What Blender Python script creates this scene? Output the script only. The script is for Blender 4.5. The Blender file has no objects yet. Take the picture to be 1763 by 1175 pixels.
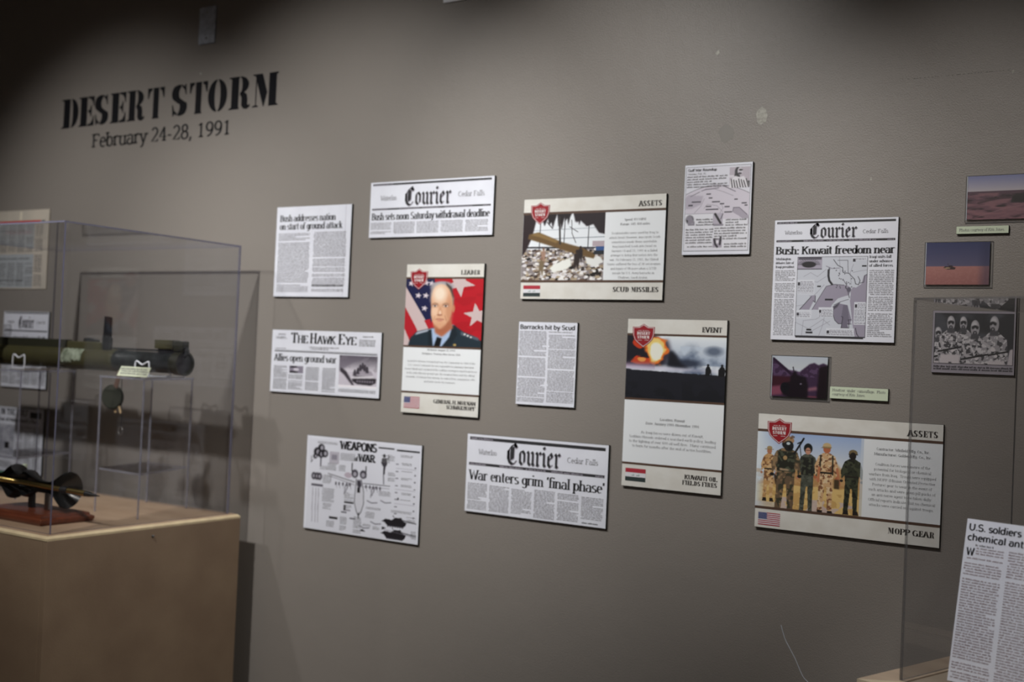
import bpy, bmesh, math, random
import numpy as np
from mathutils import Vector, Matrix
from mathutils.geometry import tessellate_polygon

# ------------------------------------------------------------------ camera, world, lights, exposure
SC = bpy.context.scene
COL = SC.collection
H0 = 1.5                                   # camera height; "rel" heights below are relative to it
FPX, ROLL, PITCH, YAW, DIST = 2017.03, 0.043462, 0.0170197, -0.5730683, 2.55
cy, sy, cp, sp = math.cos(YAW), math.sin(YAW), math.cos(PITCH), math.sin(PITCH)
FW = Vector((sy * cp, cy * cp, sp)); R0 = Vector((cy, -sy, 0)); U0 = R0.cross(FW)
RT = math.cos(ROLL) * R0 + math.sin(ROLL) * U0
UP = -math.sin(ROLL) * R0 + math.cos(ROLL) * U0
cam_data = bpy.data.cameras.new('camera'); cam = bpy.data.objects.new('camera', cam_data); COL.objects.link(cam)
cam.matrix_world = Matrix(((RT.x, UP.x, -FW.x, 0), (RT.y, UP.y, -FW.y, -DIST), (RT.z, UP.z, -FW.z, H0), (0, 0, 0, 1)))
cam_data.sensor_width = 36; cam_data.lens = FPX / 1763 * 36
cam_data.clip_start = 0.05
cam_data.dof.use_dof = True; cam_data.dof.focus_distance = 2.25; cam_data.dof.aperture_fstop = 3.2
SC.camera = cam
SC.view_settings.view_transform = 'Standard'; SC.view_settings.look = 'None'
SC.view_settings.exposure = 0.0; SC.view_settings.gamma = 1; SC.view_settings.use_curve_mapping = False
SC.cycles.max_bounces = 10; SC.cycles.transparent_max_bounces = 24; SC.cycles.caustics_reflective = False

w = bpy.data.worlds.new('world'); SC.world = w; w.use_nodes = True
w.node_tree.nodes['Background'].inputs[0].default_value = (0.9, 0.95, 1, 1)
w.node_tree.nodes['Background'].inputs[1].default_value = 0.03

def spot(name, loc, target, power, size, blend, color=(1, 0.95, 0.88), radius=0.03):
    l = bpy.data.lights.new(name, 'SPOT'); o = bpy.data.objects.new(name, l); COL.objects.link(o)
    l.energy = power; l.spot_size = math.radians(size); l.spot_blend = blend; l.color = color; l.shadow_soft_size = radius
    o.location = loc; o.rotation_euler = (Vector(target) - Vector(loc)).to_track_quat('-Z', 'Y').to_euler()
    return o
SPOTS = [  # location, target, power, cone, blend, colour, radius
    ((-2.20, -1.75, 2.87), (-2.248, 0, 1.487), 152, 62, 1.0, (1, 0.985, 0.955), 0.045),
    ((-1.50, -1.75, 2.87), (-1.343, 0, 1.765), 112, 48.6, 1.0, (1, 0.985, 0.955), 0.045),
    ((-3.30, -1.75, 2.87), (-3.217, 0, 1.442), 108, 62, 1.0, (1, 0.98, 0.95), 0.045),
    ((-0.80, -1.75, 2.87), (-0.52, 0, 1.55), 70, 42, 1.0, (1, 0.96, 0.91), 0.045),
    ((-0.60, -1.75, 2.87), (-2.45, -.4, 0.85), 75, 44, 1.0, (1, 0.95, 0.88), 0.045),
    ((-0.20, -1.75, 2.87), (-0.30, -.60, 1.10), 115, 30, 1.0, (1, 0.98, 0.95), 0.045),  # extra spot, added to brighten the news sheet in the right case
]
for i, a in enumerate(SPOTS):
    spot('track_light_lamp', a[0], a[1], a[2], a[3], a[4], a[5], a[6])
fill = bpy.data.lights.new('room_fill', 'AREA'); fo = bpy.data.objects.new('room_fill', fill); COL.objects.link(fo)
fill.energy = 12; fill.shape = 'RECTANGLE'; fill.size = 2.5; fill.size_y = 1.2; fill.color = (0.92, 0.96, 1)
fo.location = (-1.0, -3.9, 3.15)
wash = bpy.data.lights.new('far_wall_wash', 'AREA'); wo = bpy.data.objects.new('far_wall_wash', wash); COL.objects.link(wo)
wash.energy = 60; wash.size = 1.5; wash.color = (1, 0.9, 0.8)
wo.location = (-2.0, -5.3, 3.1); wo.rotation_euler = (math.radians(-35), 0, 0)

# ------------------------------------------------------------------ helpers
def lin(c):
    c = np.asarray(c, float)
    return np.where(c <= 0.04045, c / 12.92, ((c + 0.055) / 1.055) ** 2.4)
def hexc(s):
    return tuple(lin([int(s[i:i + 2], 16) / 255 for i in (0, 2, 4)])) + (1,)
MATS = {}
def mat(name, color, rough=0.6, metal=0, noise=None, bump=None, spec=0.5, coat=0):
    if name in MATS: return MATS[name]
    m = bpy.data.materials.new(name); m.use_nodes = True; nt = m.node_tree; b = nt.nodes['Principled BSDF']
    if isinstance(color, str): color = hexc(color)
    b.inputs['Base Color'].default_value = tuple(color)[:3] + (1,)
    b.inputs['Roughness'].default_value = rough; b.inputs['Metallic'].default_value = metal
    b.inputs['Specular IOR Level'].default_value = spec; b.inputs['Coat Weight'].default_value = coat
    tc = nt.nodes.new('ShaderNodeTexCoord')
    if noise:      # (scale, second colour, stretch, detail)
        sc2, c2, st, det = noise
        if isinstance(c2, str): c2 = hexc(c2)
        mp = nt.nodes.new('ShaderNodeMapping'); mp.inputs['Scale'].default_value = st
        n = nt.nodes.new('ShaderNodeTexNoise'); n.inputs['Scale'].default_value = sc2; n.inputs['Detail'].default_value = det
        mx = nt.nodes.new('ShaderNodeMix'); mx.data_type = 'RGBA'
        rp = nt.nodes.new('ShaderNodeMapRange'); rp.inputs[1].default_value = 0.35; rp.inputs[2].default_value = 0.65
        nt.links.new(tc.outputs['Object'], mp.inputs[0]); nt.links.new(mp.outputs[0], n.inputs[0])
        nt.links.new(n.outputs[0], rp.inputs[0]); nt.links.new(rp.outputs[0], mx.inputs[0])
        mx.inputs[6].default_value = tuple(color)[:3] + (1,); mx.inputs[7].default_value = tuple(c2)[:3] + (1,)
        nt.links.new(mx.outputs[2], b.inputs['Base Color'])
    if bump:       # (scale, distance, detail)
        n = nt.nodes.new('ShaderNodeTexNoise'); n.inputs['Scale'].default_value = bump[0]; n.inputs['Detail'].default_value = bump[2]
        bp = nt.nodes.new('ShaderNodeBump'); bp.inputs['Distance'].default_value = bump[1]; bp.inputs['Strength'].default_value = 1
        nt.links.new(tc.outputs['Object'], n.inputs[0]); nt.links.new(n.outputs[0], bp.inputs['Height'])
        nt.links.new(bp.outputs[0], b.inputs['Normal'])
    MATS[name] = m
    return m
def acrylic_mat(name, tint, body=0.0, body_col=(0.8, 0.82, 0.95), rough=0.0):
    """clear sheet: lets light straight through, mirrors by Fresnel; 'body' adds the milky tone of a cut edge"""
    m = bpy.data.materials.new(name); m.use_nodes = True; nt = m.node_tree; nt.nodes.clear()
    out = nt.nodes.new('ShaderNodeOutputMaterial'); tr = nt.nodes.new('ShaderNodeBsdfTransparent')
    tr.inputs[0].default_value = tint + (1,)
    gl = nt.nodes.new('ShaderNodeBsdfGlossy'); gl.inputs[0].default_value = (1, 1, 1, 1); gl.inputs['Roughness'].default_value = rough
    lw = nt.nodes.new('ShaderNodeLayerWeight'); pw = nt.nodes.new('ShaderNodeMath'); pw.operation = 'POWER'; pw.inputs[1].default_value = 5
    fr = nt.nodes.new('ShaderNodeMath'); fr.operation = 'MULTIPLY_ADD'; fr.inputs[1].default_value = .97; fr.inputs[2].default_value = .014
    nt.links.new(lw.outputs['Facing'], pw.inputs[0]); nt.links.new(pw.outputs[0], fr.inputs[0])
    mx = nt.nodes.new('ShaderNodeMixShader')
    nt.links.new(fr.outputs[0], mx.inputs[0]); nt.links.new(tr.outputs[0], mx.inputs[1]); nt.links.new(gl.outputs[0], mx.inputs[2])
    last = mx
    if body:
        df = nt.nodes.new('ShaderNodeBsdfPrincipled'); df.inputs['Base Color'].default_value = body_col + (1,)
        df.inputs['Roughness'].default_value = 0.25
        m2 = nt.nodes.new('ShaderNodeMixShader'); m2.inputs[0].default_value = body
        nt.links.new(mx.outputs[0], m2.inputs[1]); nt.links.new(df.outputs[0], m2.inputs[2]); last = m2
    nt.links.new(last.outputs[0], out.inputs[0]); MATS[name] = m
    return m
def put(name, me, parent=None, loc=None, kind=None):
    o = bpy.data.objects.new(name, me); COL.objects.link(o)
    if parent: o.parent = parent
    if loc is not None: o.location = loc
    if kind: o['kind'] = kind
    return o
def thing(name, label, cat, loc=(0, 0, 0), rotz=0, group=None):
    o = bpy.data.objects.new(name, None); COL.objects.link(o); o.location = loc; o.rotation_euler = (0, 0, rotz)
    o.empty_display_size = 0.05; o['label'] = label; o['category'] = cat
    if group: o['group'] = group
    return o
class MB:
    """collects geometry for ONE mesh"""
    def __init__(s): s.v = []; s.f = []; s.m = []; s.sm = []
    def add(s, vs, fs, mi=0, smooth=False):
        n = len(s.v); s.v += [tuple(x) for x in vs]
        s.f += [tuple(n + i for i in f) for f in fs]; s.m += [mi] * len(fs); s.sm += [smooth] * len(fs)
    def box(s, a, b, mi=0, edge_mi=None, thin=None):
        x0, y0, z0 = a; x1, y1, z1 = b
        vs = [(x0, y0, z0), (x1, y0, z0), (x1, y1, z0), (x0, y1, z0), (x0, y0, z1), (x1, y0, z1), (x1, y1, z1), (x0, y1, z1)]
        fs = [(0, 3, 2, 1), (4, 5, 6, 7), (0, 1, 5, 4), (2, 3, 7, 6), (1, 2, 6, 5), (3, 0, 4, 7)]
        ax = ['z', 'z', 'y', 'y', 'x', 'x']
        for f, q in zip(fs, ax):
            s.add(vs, [f], mi if (thin is None or q == thin) else edge_mi)
    def prism(s, pts, z0, z1, mi=0, side=None):
        """pts: convex/concave outline [(x,y)], extruded in z"""
        n = len(pts); vs = [(x, y, z0) for x, y in pts] + [(x, y, z1) for x, y in pts]
        s.add(vs, [tuple(range(n - 1, -1, -1)), tuple(range(n, 2 * n))], mi)
        s.add(vs, [(i, (i + 1) % n, n + (i + 1) % n, n + i) for i in range(n)], mi if side is None else side)
    def lathe(s, prof, axis_o, axis_d, seg=28, mi=0, a0=0, a1=360, up=(0, 0, 1)):
        """prof [(t along axis, radius)]"""
        d = Vector(axis_d).normalized(); u = Vector(up); u = (u - d * u.dot(d)).normalized(); v = d.cross(u)
        full = abs(a1 - a0) >= 359.9; k = seg if full else seg + 1
        vs = []
        for t, r in prof:
            for j in range(k):
                a = math.radians(a0 + (a1 - a0) * j / seg)
                vs.append(Vector(axis_o) + d * t + (u * math.cos(a) + v * math.sin(a)) * r)
        fs = []
        for i in range(len(prof) - 1):
            for j in range(seg):
                j2 = (j + 1) % k
                fs.append((i * k + j, i * k + j2, (i + 1) * k + j2, (i + 1) * k + j))
        s.add(vs, fs, mi, True)
        if full:
            for e in (0, len(prof) - 1):
                if prof[e][1] > 1e-6: s.add([vs[e * k + j] for j in range(k)], [tuple(range(k))], mi)
    def tube(s, pts, r, seg=10, mi=0, closed=False):
        P = [Vector(p) for p in pts]; n = len(P); vs = []; pu = None
        for i, p in enumerate(P):
            a = P[i - 1] if (i > 0 or closed) else p; b = P[(i + 1) % n] if (i < n - 1 or closed) else p
            d = (b - a).normalized()
            u = pu if pu is not None else (Vector((0, 0, 1)) if abs(d.z) < 0.9 else Vector((1, 0, 0)))
            u = (u - d * u.dot(d)).normalized(); pu = u; v = d.cross(u)
            rr = r[i] if isinstance(r, (list, tuple)) else r
            vs += [p + (u * math.cos(t) + v * math.sin(t)) * rr for t in [2 * math.pi * j / seg for j in range(seg)]]
        m = n if closed else n - 1
        fs = [(i * seg + j, i * seg + (j + 1) % seg, ((i + 1) % n) * seg + (j + 1) % seg, ((i + 1) % n) * seg + j) for i in range(m) for j in range(seg)]
        s.add(vs, fs, mi, True)
        if not closed: s.add(vs, [tuple(range(seg))[::-1], tuple((n - 1) * seg + j for j in range(seg))], mi)
    def build(s, name, mats, parent=None, kind=None, bevel=0, loc=None):
        me = bpy.data.meshes.new(name); me.from_pydata(s.v, [], s.f)
        for m in (mats if isinstance(mats, (list, tuple)) else [mats]): me.materials.append(m)
        me.polygons.foreach_set('material_index', s.m); me.polygons.foreach_set('use_smooth', s.sm)
        bm = bmesh.new(); bm.from_mesh(me); bmesh.ops.remove_doubles(bm, verts=bm.verts, dist=1e-6)
        bmesh.ops.recalc_face_normals(bm, faces=bm.faces)
        if bevel:
            es = [e for e in bm.edges if len(e.link_faces) == 2 and e.calc_face_angle(0) > 0.6]
            bmesh.ops.bevel(bm, geom=es, offset=bevel, segments=2, affect='EDGES', profile=0.5)
        bm.to_mesh(me); bm.free(); me.update()
        if any(s.sm): me.set_sharp_from_angle(angle=math.radians(40))
        return put(name, me, parent, loc, kind)
def smooth_path(pts, n=6, closed=False):
    P = [Vector(p) for p in pts]; out = []; m = len(P); rng = range(m) if closed else range(m - 1)
    for i in rng:
        a = P[i - 1] if (i > 0 or closed) else P[i]; b = P[i]; c = P[(i + 1) % m]; d = P[(i + 2) % m] if (i + 2 < m or closed) else P[(i + 1) % m]
        for k in range(n):
            t = k / n
            out.append(0.5 * ((2 * b) + (c - a) * t + (2 * a - 5 * b + 4 * c - d) * t * t + (3 * b - a - 3 * c + d) * t ** 3))
    if not closed: out.append(P[-1])
    return out
def at(x, y, Y):
    """photograph pixel -> the world point on the plane Y=const that it shows (used as a tape measure)"""
    d = FW * FPX + RT * (x - 881.5) + UP * (587.5 - y)
    t = (DIST + Y) / d.y
    return Vector((d.x * t, Y, H0 + d.z * t))

# ------------------------------------------------------------------ print engine: flat ink polygons on a board
class Ink:
    """flat print in board coordinates: x right, y up (metres), d = height above the wall"""
    def __init__(s): s.v = []; s.f = []
    def quad(s, x0, y0, x1, y1, d):
        n = len(s.v); s.v += [(x0, -d, y0), (x1, -d, y0), (x1, -d, y1), (x0, -d, y1)]; s.f.append((n, n + 1, n + 2, n + 3))
    def poly(s, pts, d):
        n = len(s.v); s.v += [(x, -d, y) for x, y in pts]
        if len(pts) <= 4: s.f.append(tuple(n + i for i in range(len(pts))))
        else:
            for t in tessellate_polygon([[Vector((x, y, 0)) for x, y in pts]]): s.f.append(tuple(n + i for i in t))
    def build(s, name, m, parent, thick=0):
        if not s.f: return None
        me = bpy.data.meshes.new(name); me.from_pydata(s.v, [], s.f); me.materials.append(m)
        # all ink faces the viewer (-Y)
        bm = bmesh.new(); bm.from_mesh(me); bm.normal_update()
        fl = [f for f in bm.faces if f.normal.y > 0]
        bmesh.ops.reverse_faces(bm, faces=fl); bm.to_mesh(me); bm.free()
        return put(name, me, parent)
def ell(cx, cy, rx, ry, a0, a1, n=8):
    return [(cx + rx * math.cos(math.radians(a0 + (a1 - a0) * i / n)), cy + ry * math.sin(math.radians(a0 + (a1 - a0) * i / n))) for i in range(n + 1)]
# skeleton glyphs: advance, strokes. cap height 10, x height 7. @cx,cy,rx,ry,a0,a1 is an arc. s/t/b = serifs at both/first/last end
G = {
'a': (6.4, 'b @2.9,5,2.1,2,160,0 5,5 5,0;| @2.8,2.1,2.2,2.1,75,330'), 'b': (6.6, 't 1.1,10.5 1.1,.2;| @3.3,3.5,2.3,3.5,180,-180'),
'c': (5.8, '| @3.2,3.5,2.4,3.5,45,310'), 'd': (6.8, '| @3,3.5,2.3,3.5,0,360;s 5.4,10.5 5.4,0'),
'e': (6, '| .9,3.8 5.3,3.8 @3.1,3.5,2.3,3.5,5,312'), 'f': (4, 'b @3.3,8.7,1.6,1.8,35,180 1.7,8.7 1.7,0;| .3,6.8 3.5,6.8'),
'g': (6.4, '| @3,3.6,2.2,3.3,0,360;| 5.3,7 5.3,-.8 @3,-.8,2.3,2.2,0,-150'), 'h': (7, 's 1.2,10.5 1.2,0;b @3.4,5,2,2,165,0 5.4,5 5.4,0'),
'i': (3, 's 1.5,7 1.5,0;| 1.5,9.2 1.5,10.4'), 'j': (3, 't 1.7,7 1.7,-1.5 .4,-3;| 1.7,9.2 1.7,10.4'),
'k': (6.6, 's 1.2,10.5 1.2,0;| 5,7 1.4,3.2;b 2.6,4.4 5.4,0'), 'l': (3, 's 1.5,10.5 1.5,0'),
'm': (10.2, 's 1.2,7 1.2,0;b @3.1,5,1.8,2,165,0 4.9,5 4.9,0;b @6.9,5,1.8,2,165,0 8.7,5 8.7,0'),
'n': (7, 's 1.2,7 1.2,0;b @3.4,5,2,2,165,0 5.4,5 5.4,0'), 'o': (6.4, '| @3.2,3.5,2.5,3.5,0,360'),
'p': (6.8, 's 1.2,7 1.2,-3;| @3.6,3.5,2.3,3.5,180,-180'), 'q': (6.8, '| @3.1,3.5,2.3,3.5,0,360;b 5.5,7 5.5,-3'),
'r': (5, 's 1.3,7 1.3,0;| @3.2,4.9,1.8,2.1,165,40'), 's': (5.2, '| @2.6,5.2,1.8,1.7,30,270;| @2.6,1.8,1.9,1.8,90,-150'),
't': (4.2, '| 1.8,9.3 1.8,1.6 @3,1.6,1.2,1.5,180,300;| .3,6.8 3.7,6.8'), 'u': (7, 't 1.2,7 1.2,2 @3.3,2,2.1,2,180,350;s 5.4,7 5.4,0'),
'v': (6.2, 't .6,7 3.1,0;t 5.6,7 3.1,0'), 'w': (9, 't .5,7 2.6,0;| 2.6,0 4.5,6.8 6.5,0;t 8.6,7 6.5,0'),
'x': (6, 's .7,7 5.3,0;s 5.2,7 .8,0'), 'y': (6.2, 't .6,7 3.2,.3;t 5.6,7 2.6,-2 1,-3'), 'z': (5.6, '| .7,6.7 4.9,6.7 .7,.3 5,.3'),
'A': (8.4, 's 4.2,10 .8,0;b 4.2,10 7.6,0;| 2,3.4 6.3,3.4'), 'B': (7.8, 's 1.5,10 1.5,0;| 1.5,9.7 @4,7.6,2.1,2.1,90,-90 1.5,5.3;| 1.5,5.3 @4.2,2.8,2.5,2.5,90,-90 1.5,.3'),
'C': (8, '| @4.4,5,3.5,5,45,315'), 'D': (8.6, 's 1.5,10 1.5,0;| 1.5,9.7 @3.7,5,3.8,4.7,90,-90 1.5,.3'),
'E': (7.4, 's 1.5,10 1.5,0;| 1.5,9.7 6.4,9.7 6.4,8;| 1.5,5.2 5,5.2;| 1.5,.3 6.6,.3 6.6,2.2'),
'F': (7, 's 1.5,10 1.5,0;| 1.5,9.7 6.2,9.7 6.2,8;| 1.5,5.2 4.8,5.2'), 'G': (8.6, '| @4.4,5,3.5,5,45,330;b 7.4,4.6 7.4,.6;| 5.4,4.6 8,4.6'),
'H': (9, 's 1.5,10 1.5,0;s 7.3,10 7.3,0;| 1.5,5.2 7.3,5.2'), 'I': (3.8, 's 1.9,10 1.9,0'), 'J': (5.6, 't 4.2,10 4.2,2.5 @2.5,2.5,1.7,2.5,0,-150'),
'K': (8.6, 's 1.5,10 1.5,0;t 7,10 2,4.6;b 3.4,6 7.4,0'), 'L': (7, 's 1.5,10 1.5,0;| 1.5,.3 6.2,.3 6.2,2.4'),
'M': (10.4, 's 1.4,10 1.4,0;| 1.6,10 5.2,1.5 8.6,10;s 8.9,10 8.9,0'), 'N': (9, 's 1.4,10 1.4,0;| 1.6,10 7.4,0;s 7.6,10 7.6,0'),
'O': (8.8, '| @4.4,5,3.6,5,0,360'), 'P': (7.6, 's 1.5,10 1.5,0;| 1.5,9.7 @4.2,7.3,2.5,2.4,90,-90 1.5,4.9'),
'Q': (8.8, '| @4.4,5,3.6,5,0,360;| 4.4,2 7.8,-1.6'), 'R': (8.4, 's 1.5,10 1.5,0;| 1.5,9.7 @4.2,7.4,2.4,2.3,90,-90 1.5,5.1;b 4.2,5.1 7.2,0'),
'S': (7, '| @3.5,7.4,2.6,2.6,30,270;| @3.5,2.6,2.8,2.6,90,-155'), 'T': (7.8, 'b 3.9,10 3.9,0;| .7,8 .7,9.7 7.1,9.7 7.1,8'),
'U': (8.8, 't 1.5,10 1.5,3.5 @4.4,3.5,2.9,3.5,180,360 7.3,3.5;t 7.3,10 7.3,3.5'), 'V': (8, 't .8,10 4.1,0;t 7.3,10 4.1,0'),
'W': (11, 't .8,10 3.2,0;| 3.2,0 5.6,9.6 8,0;t 10.4,10 8,0'), 'X': (8, 's .9,10 7.1,0;s 6.9,10 1,0'), 'Y': (7.8, 't .7,10 3.9,4.8;t 7.1,10 3.9,4.8;b 3.9,4.8 3.9,0'),
'Z': (7.2, '| 1,8.2 1,9.7 6.2,9.7 .9,.3 6.4,.3 6.4,2'),
'0': (6.8, '| @3.4,5,2.5,5,0,360'), '1': (6.8, 'b 1.6,8.4 3.5,10 3.5,0'), '2': (6.8, '| @3.3,7.3,2.3,2.7,160,-30 1,.3 5.8,.3 5.8,1.8'),
'3': (6.8, '| @3.2,7.6,2.1,2.4,150,-90;| @3.2,2.6,2.5,2.6,90,-150'), '4': (6.8, 'b 4.6,10 4.6,0;| 4.6,10 .8,3 6.2,3'),
'5': (6.8, '| 5.4,9.7 1.6,9.7 1.3,5.6 @3.2,3,2.6,3,115,-150'), '6': (6.8, '| 5,9.8 @4.2,4,3.2,5.2,105,180;| @3.4,3,2.4,3,0,360'),
'7': (6.8, '| 1,8.4 1,9.7 5.9,9.7 2.8,0'), '8': (6.8, '| @3.4,7.6,2,2.4,0,360;| @3.4,2.6,2.5,2.6,0,360'), '9': (6.8, '| @3.4,7,2.4,3,0,360;| @2.6,6,3.2,5.2,0,-70 1.8,.2'),
'.': (3, '| 1.5,0 1.5,1.3'), ',': (3, '| 1.6,1.2 1.5,0 .8,-2'), ':': (3, '| 1.5,0 1.5,1.3;| 1.5,5 1.5,6.3'), "'": (2.6, '| 1.3,10.3 1.1,7.6'), '`': (2.6, '| 1.5,10.3 1.1,7.6'),
'-': (4.6, '| .8,3.7 3.8,3.7'), '(': (4, '| @4,4,2.4,7,130,230'), ')': (4, '| @0,4,2.4,7,50,-50'), ' ': (3.4, ''), '*': (5, '| 1,5 4,8;| 1,8 4,5;| 2.5,4.5 2.5,8.5'),
}
SLOT = {'A': (4.2,), 'B': (3, ), 'C': (4.6,), 'D': (3.1,), 'E': (3.1,), 'F': (3.1,), 'G': (4.6,), 'O': (4.4,), 'P': (3.1,), 'R': (3.1,), 'S': (3.5,), 'U': (4.4,), 'L': (3.1,), 'K': (3,), 'T': (2.3, 5.5), 'Q': (4.4,), 'N': (2.8,), 'M': (2.8,), 'H': (4.4,), 'Z': (3.6,)}
SERIF = dict(a=2.0, b=.7, serif=1.3); SERIFB = dict(a=2.5, b=.7, serif=1.2); TYPE = dict(a=1.0, b=.8, serif=2.0)
TYPEB = dict(a=1.5, b=1.1, serif=1.8); SANS = dict(a=1.2, b=1.1, serif=0); SANSB = dict(a=2.3, b=1.8, serif=0)
STEN = dict(a=2.7, b=.9, serif=1.2, slot=.55, title=1); SLAB = dict(a=3.0, b=1.8, serif=1.3)
def clip_x(pts, lo, hi):
    for sgn, lim in ((1, lo), (-1, hi)):
        out = []
        for i in range(len(pts)):
            p, q = pts[i - 1], pts[i]; a, b = sgn * (p[0] - lim), sgn * (q[0] - lim)
            if (a >= 0) != (b >= 0):
                t = a / (a - b); out.append((p[0] + (q[0] - p[0]) * t, p[1] + (q[1] - p[1]) * t))
            if b >= 0: out.append(q)
        pts = out
        if len(pts) < 3: return []
    return pts
_gc = {}; _wc = {}
def weight(st, sx):
    """same stem width after squeezing or stretching the line"""
    key = (id(st), round(sx, 2))
    if key not in _wc: _wc[key] = dict(st, a=st['a'] / sx ** .55, serif=st['serif'] / sx ** .5 if st['serif'] else 0)
    return _wc[key]
def glyph(ch, st, n):
    key = (ch, id(st), n)
    if key in _gc: return _gc[key]
    adv, spec = G.get(ch, G['x'])
    if st.get('title') and ch in TITLE: _gc[key] = (adv, [[(.6 + px * (adv - 1.1), py * 10) for px, py in pl] for pl in TITLE[ch]]); return _gc[key]
    polys = []; a, b = st['a'], st['b']; rot = math.radians(st.get('rot', 0)); cr, sr = math.cos(rot), math.sin(rot)
    for part in spec.split(';'):
        part = part.strip()
        if not part: continue
        fl, *tok = part.split(); pts = []
        for t in tok:
            if t[0] == '@':
                q = [float(x) for x in t[1:].split(',')]; k = max(3, int(n * abs(q[5] - q[4]) / 180)); pts += ell(*q, n=k)
            else: pts.append(tuple(float(x) for x in t.split(',')))
        # nib sweep
        off = []
        for i in range(len(pts)):
            p = pts[max(0, i - 1)]; q = pts[min(len(pts) - 1, i + 1)]
            if len(pts) > 2 and math.dist(pts[0], pts[-1]) < .01 and i in (0, len(pts) - 1): p, q = pts[-2], pts[1]
            dx, dy = q[0] - p[0], q[1] - p[1]; L = math.hypot(dx, dy) or 1; nx, ny = -dy / L, dx / L
            rx, ry = nx * cr + ny * sr, -nx * sr + ny * cr
            den = math.sqrt((a * rx) ** 2 + (b * ry) ** 2) or 1; ox, oy = a * a * rx / den / 2, b * b * ry / den / 2
            off.append((ox * cr - oy * sr, ox * sr + oy * cr))
        for i in range(len(pts) - 1):
            (x0, y0), (x1, y1), (u0, v0), (u1, v1) = pts[i], pts[i + 1], off[i], off[i + 1]
            polys.append([(x0 + u0, y0 + v0), (x1 + u1, y1 + v1), (x1 - u1, y1 - v1), (x0 - u0, y0 - v0)])
        if st['serif']:
            for end, on in ((0, fl in 'st'), (-1, fl in 'sb')):
                if on:
                    x, y = pts[end]; w_ = a / 2 + st['serif'] / 2; t_ = max(b, .6)
                    y0 = y - t_ if end == 0 and y > 5 else y
                    if end == 0 and y <= 5: y0 = y
                    polys.append([(x - w_, y0), (x + w_, y0), (x + w_, y0 + t_), (x - w_, y0 + t_)])
    if st.get('slot') and ch in SLOT:
        g = st['slot'] / 2; ed = [-99]
        for s_ in SLOT[ch]: ed += [s_ - g, s_ + g]
        ed.append(99); new = []
        for i in range(0, len(ed), 2):
            for p in polys:
                c = clip_x(p, ed[i], ed[i + 1])
                if c: new.append(c)
        polys = new
    _gc[key] = (adv, polys)
    return _gc[key]
def text_width(t, h, st, track=0): return sum(glyph(c, st, 4)[0] + track for c in t) * h / 10
def text(ink, t, x, y, h, st, d, fit=None, align='l', n=4, track=0, skew=0):
    """baseline at y, cap height h; fit = width to squeeze or stretch to"""
    W = text_width(t, h, st, track); sx = (fit / W) if fit else 1; W *= sx
    if abs(sx - 1) > .03: st = weight(st, sx)
    x0 = x - (W if align == 'r' else W / 2 if align == 'c' else 0); k = h / 10
    for ch in t:
        adv, polys = glyph(ch, st, n)
        for p in polys: ink.poly([(x0 + (px + skew * py) * k * sx, y + py * k) for px, py in p], d)
        x0 += (adv + track) * k * sx
    return W
def body(ink, x0, x1, ytop, ybot, pitch, d, rng, fill=.5, gaps=.12, letters=True):
    """a column of small newspaper copy: each word a row of letter strokes"""
    y = ytop - pitch
    while y > ybot:
        if rng.random() < gaps * .6: 
            y -= pitch * (1 if rng.random() < .6 else .5); 
            if y <= ybot: break
        xe = x1 - (rng.random() * .5 * (x1 - x0) if rng.random() < gaps else 0); x = x0 + (pitch * .8 if rng.random() < gaps else 0)
        while x < xe - pitch * .5:
            L = pitch * rng.uniform(.8, 3.4); L = min(L, xe - x)
            if letters:
                xx = x
                while xx < x + L - pitch * .12:
                    lw = pitch * rng.uniform(.16, .42); hh = pitch * fill * (1 if rng.random() < .7 else 1.35)
                    ink.quad(xx, y, min(xx + lw, x + L), y + hh, d); xx += lw + pitch * .12
            else: ink.quad(x, y, x + L, y + pitch * fill, d)
            x += L + pitch * rng.uniform(.28, .45)
        y -= pitch

def crescent(x0, x1, y0, y1, xin, bulge, n=12, side=1):
    """half bowl: outer arc from (x0,y1) round x1 to (x0,y0), inner arc bulging to `bulge`"""
    cy_ = (y0 + y1) / 2; ry = (y1 - y0) / 2
    out = [(x0 + (x1 - x0) * math.cos(math.radians(a)), cy_ + ry * math.sin(math.radians(a))) for a in np.linspace(90, -90, n)]
    inn = [(xin + (bulge - xin) * math.cos(math.radians(a)), cy_ + ry * .86 * math.sin(math.radians(a))) for a in np.linspace(-90, 90, n)]
    return out + [(x0, y0 + .0), (x0, y0 + ry * .12)][:1] + inn
def stem(x0, x1, sl=.0, sr=.0, t=.07): return [[(x0 - sl, 0), (x1 + sr, 0), (x1 + sr, .03), (x1, t), (x1, 1 - t), (x1 + sr, .97), (x1 + sr, 1), (x0 - sl, 1), (x0 - sl, .97), (x0, 1 - t), (x0, t), (x0 - sl, .03)]]
def sweep(spec, a, b_, n=10):
    st = dict(a=a * 10, b=b_ * 10, serif=0); G['^'] = (10, spec); adv, polys = glyph('^', st, n); _gc.pop(('^', id(st), n), None); return [[(x / 10, y / 10) for x, y in p_] for p_ in polys]
def wedge(x, y, dx, dy): return [(x, y), (x + dx, y), (x, y + dy)]
arm_t = [(.58, 1), (1.0, 1), (1.0, .66), (.955, .66), (.90, .80), (.78, .91), (.58, .945)]
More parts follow.
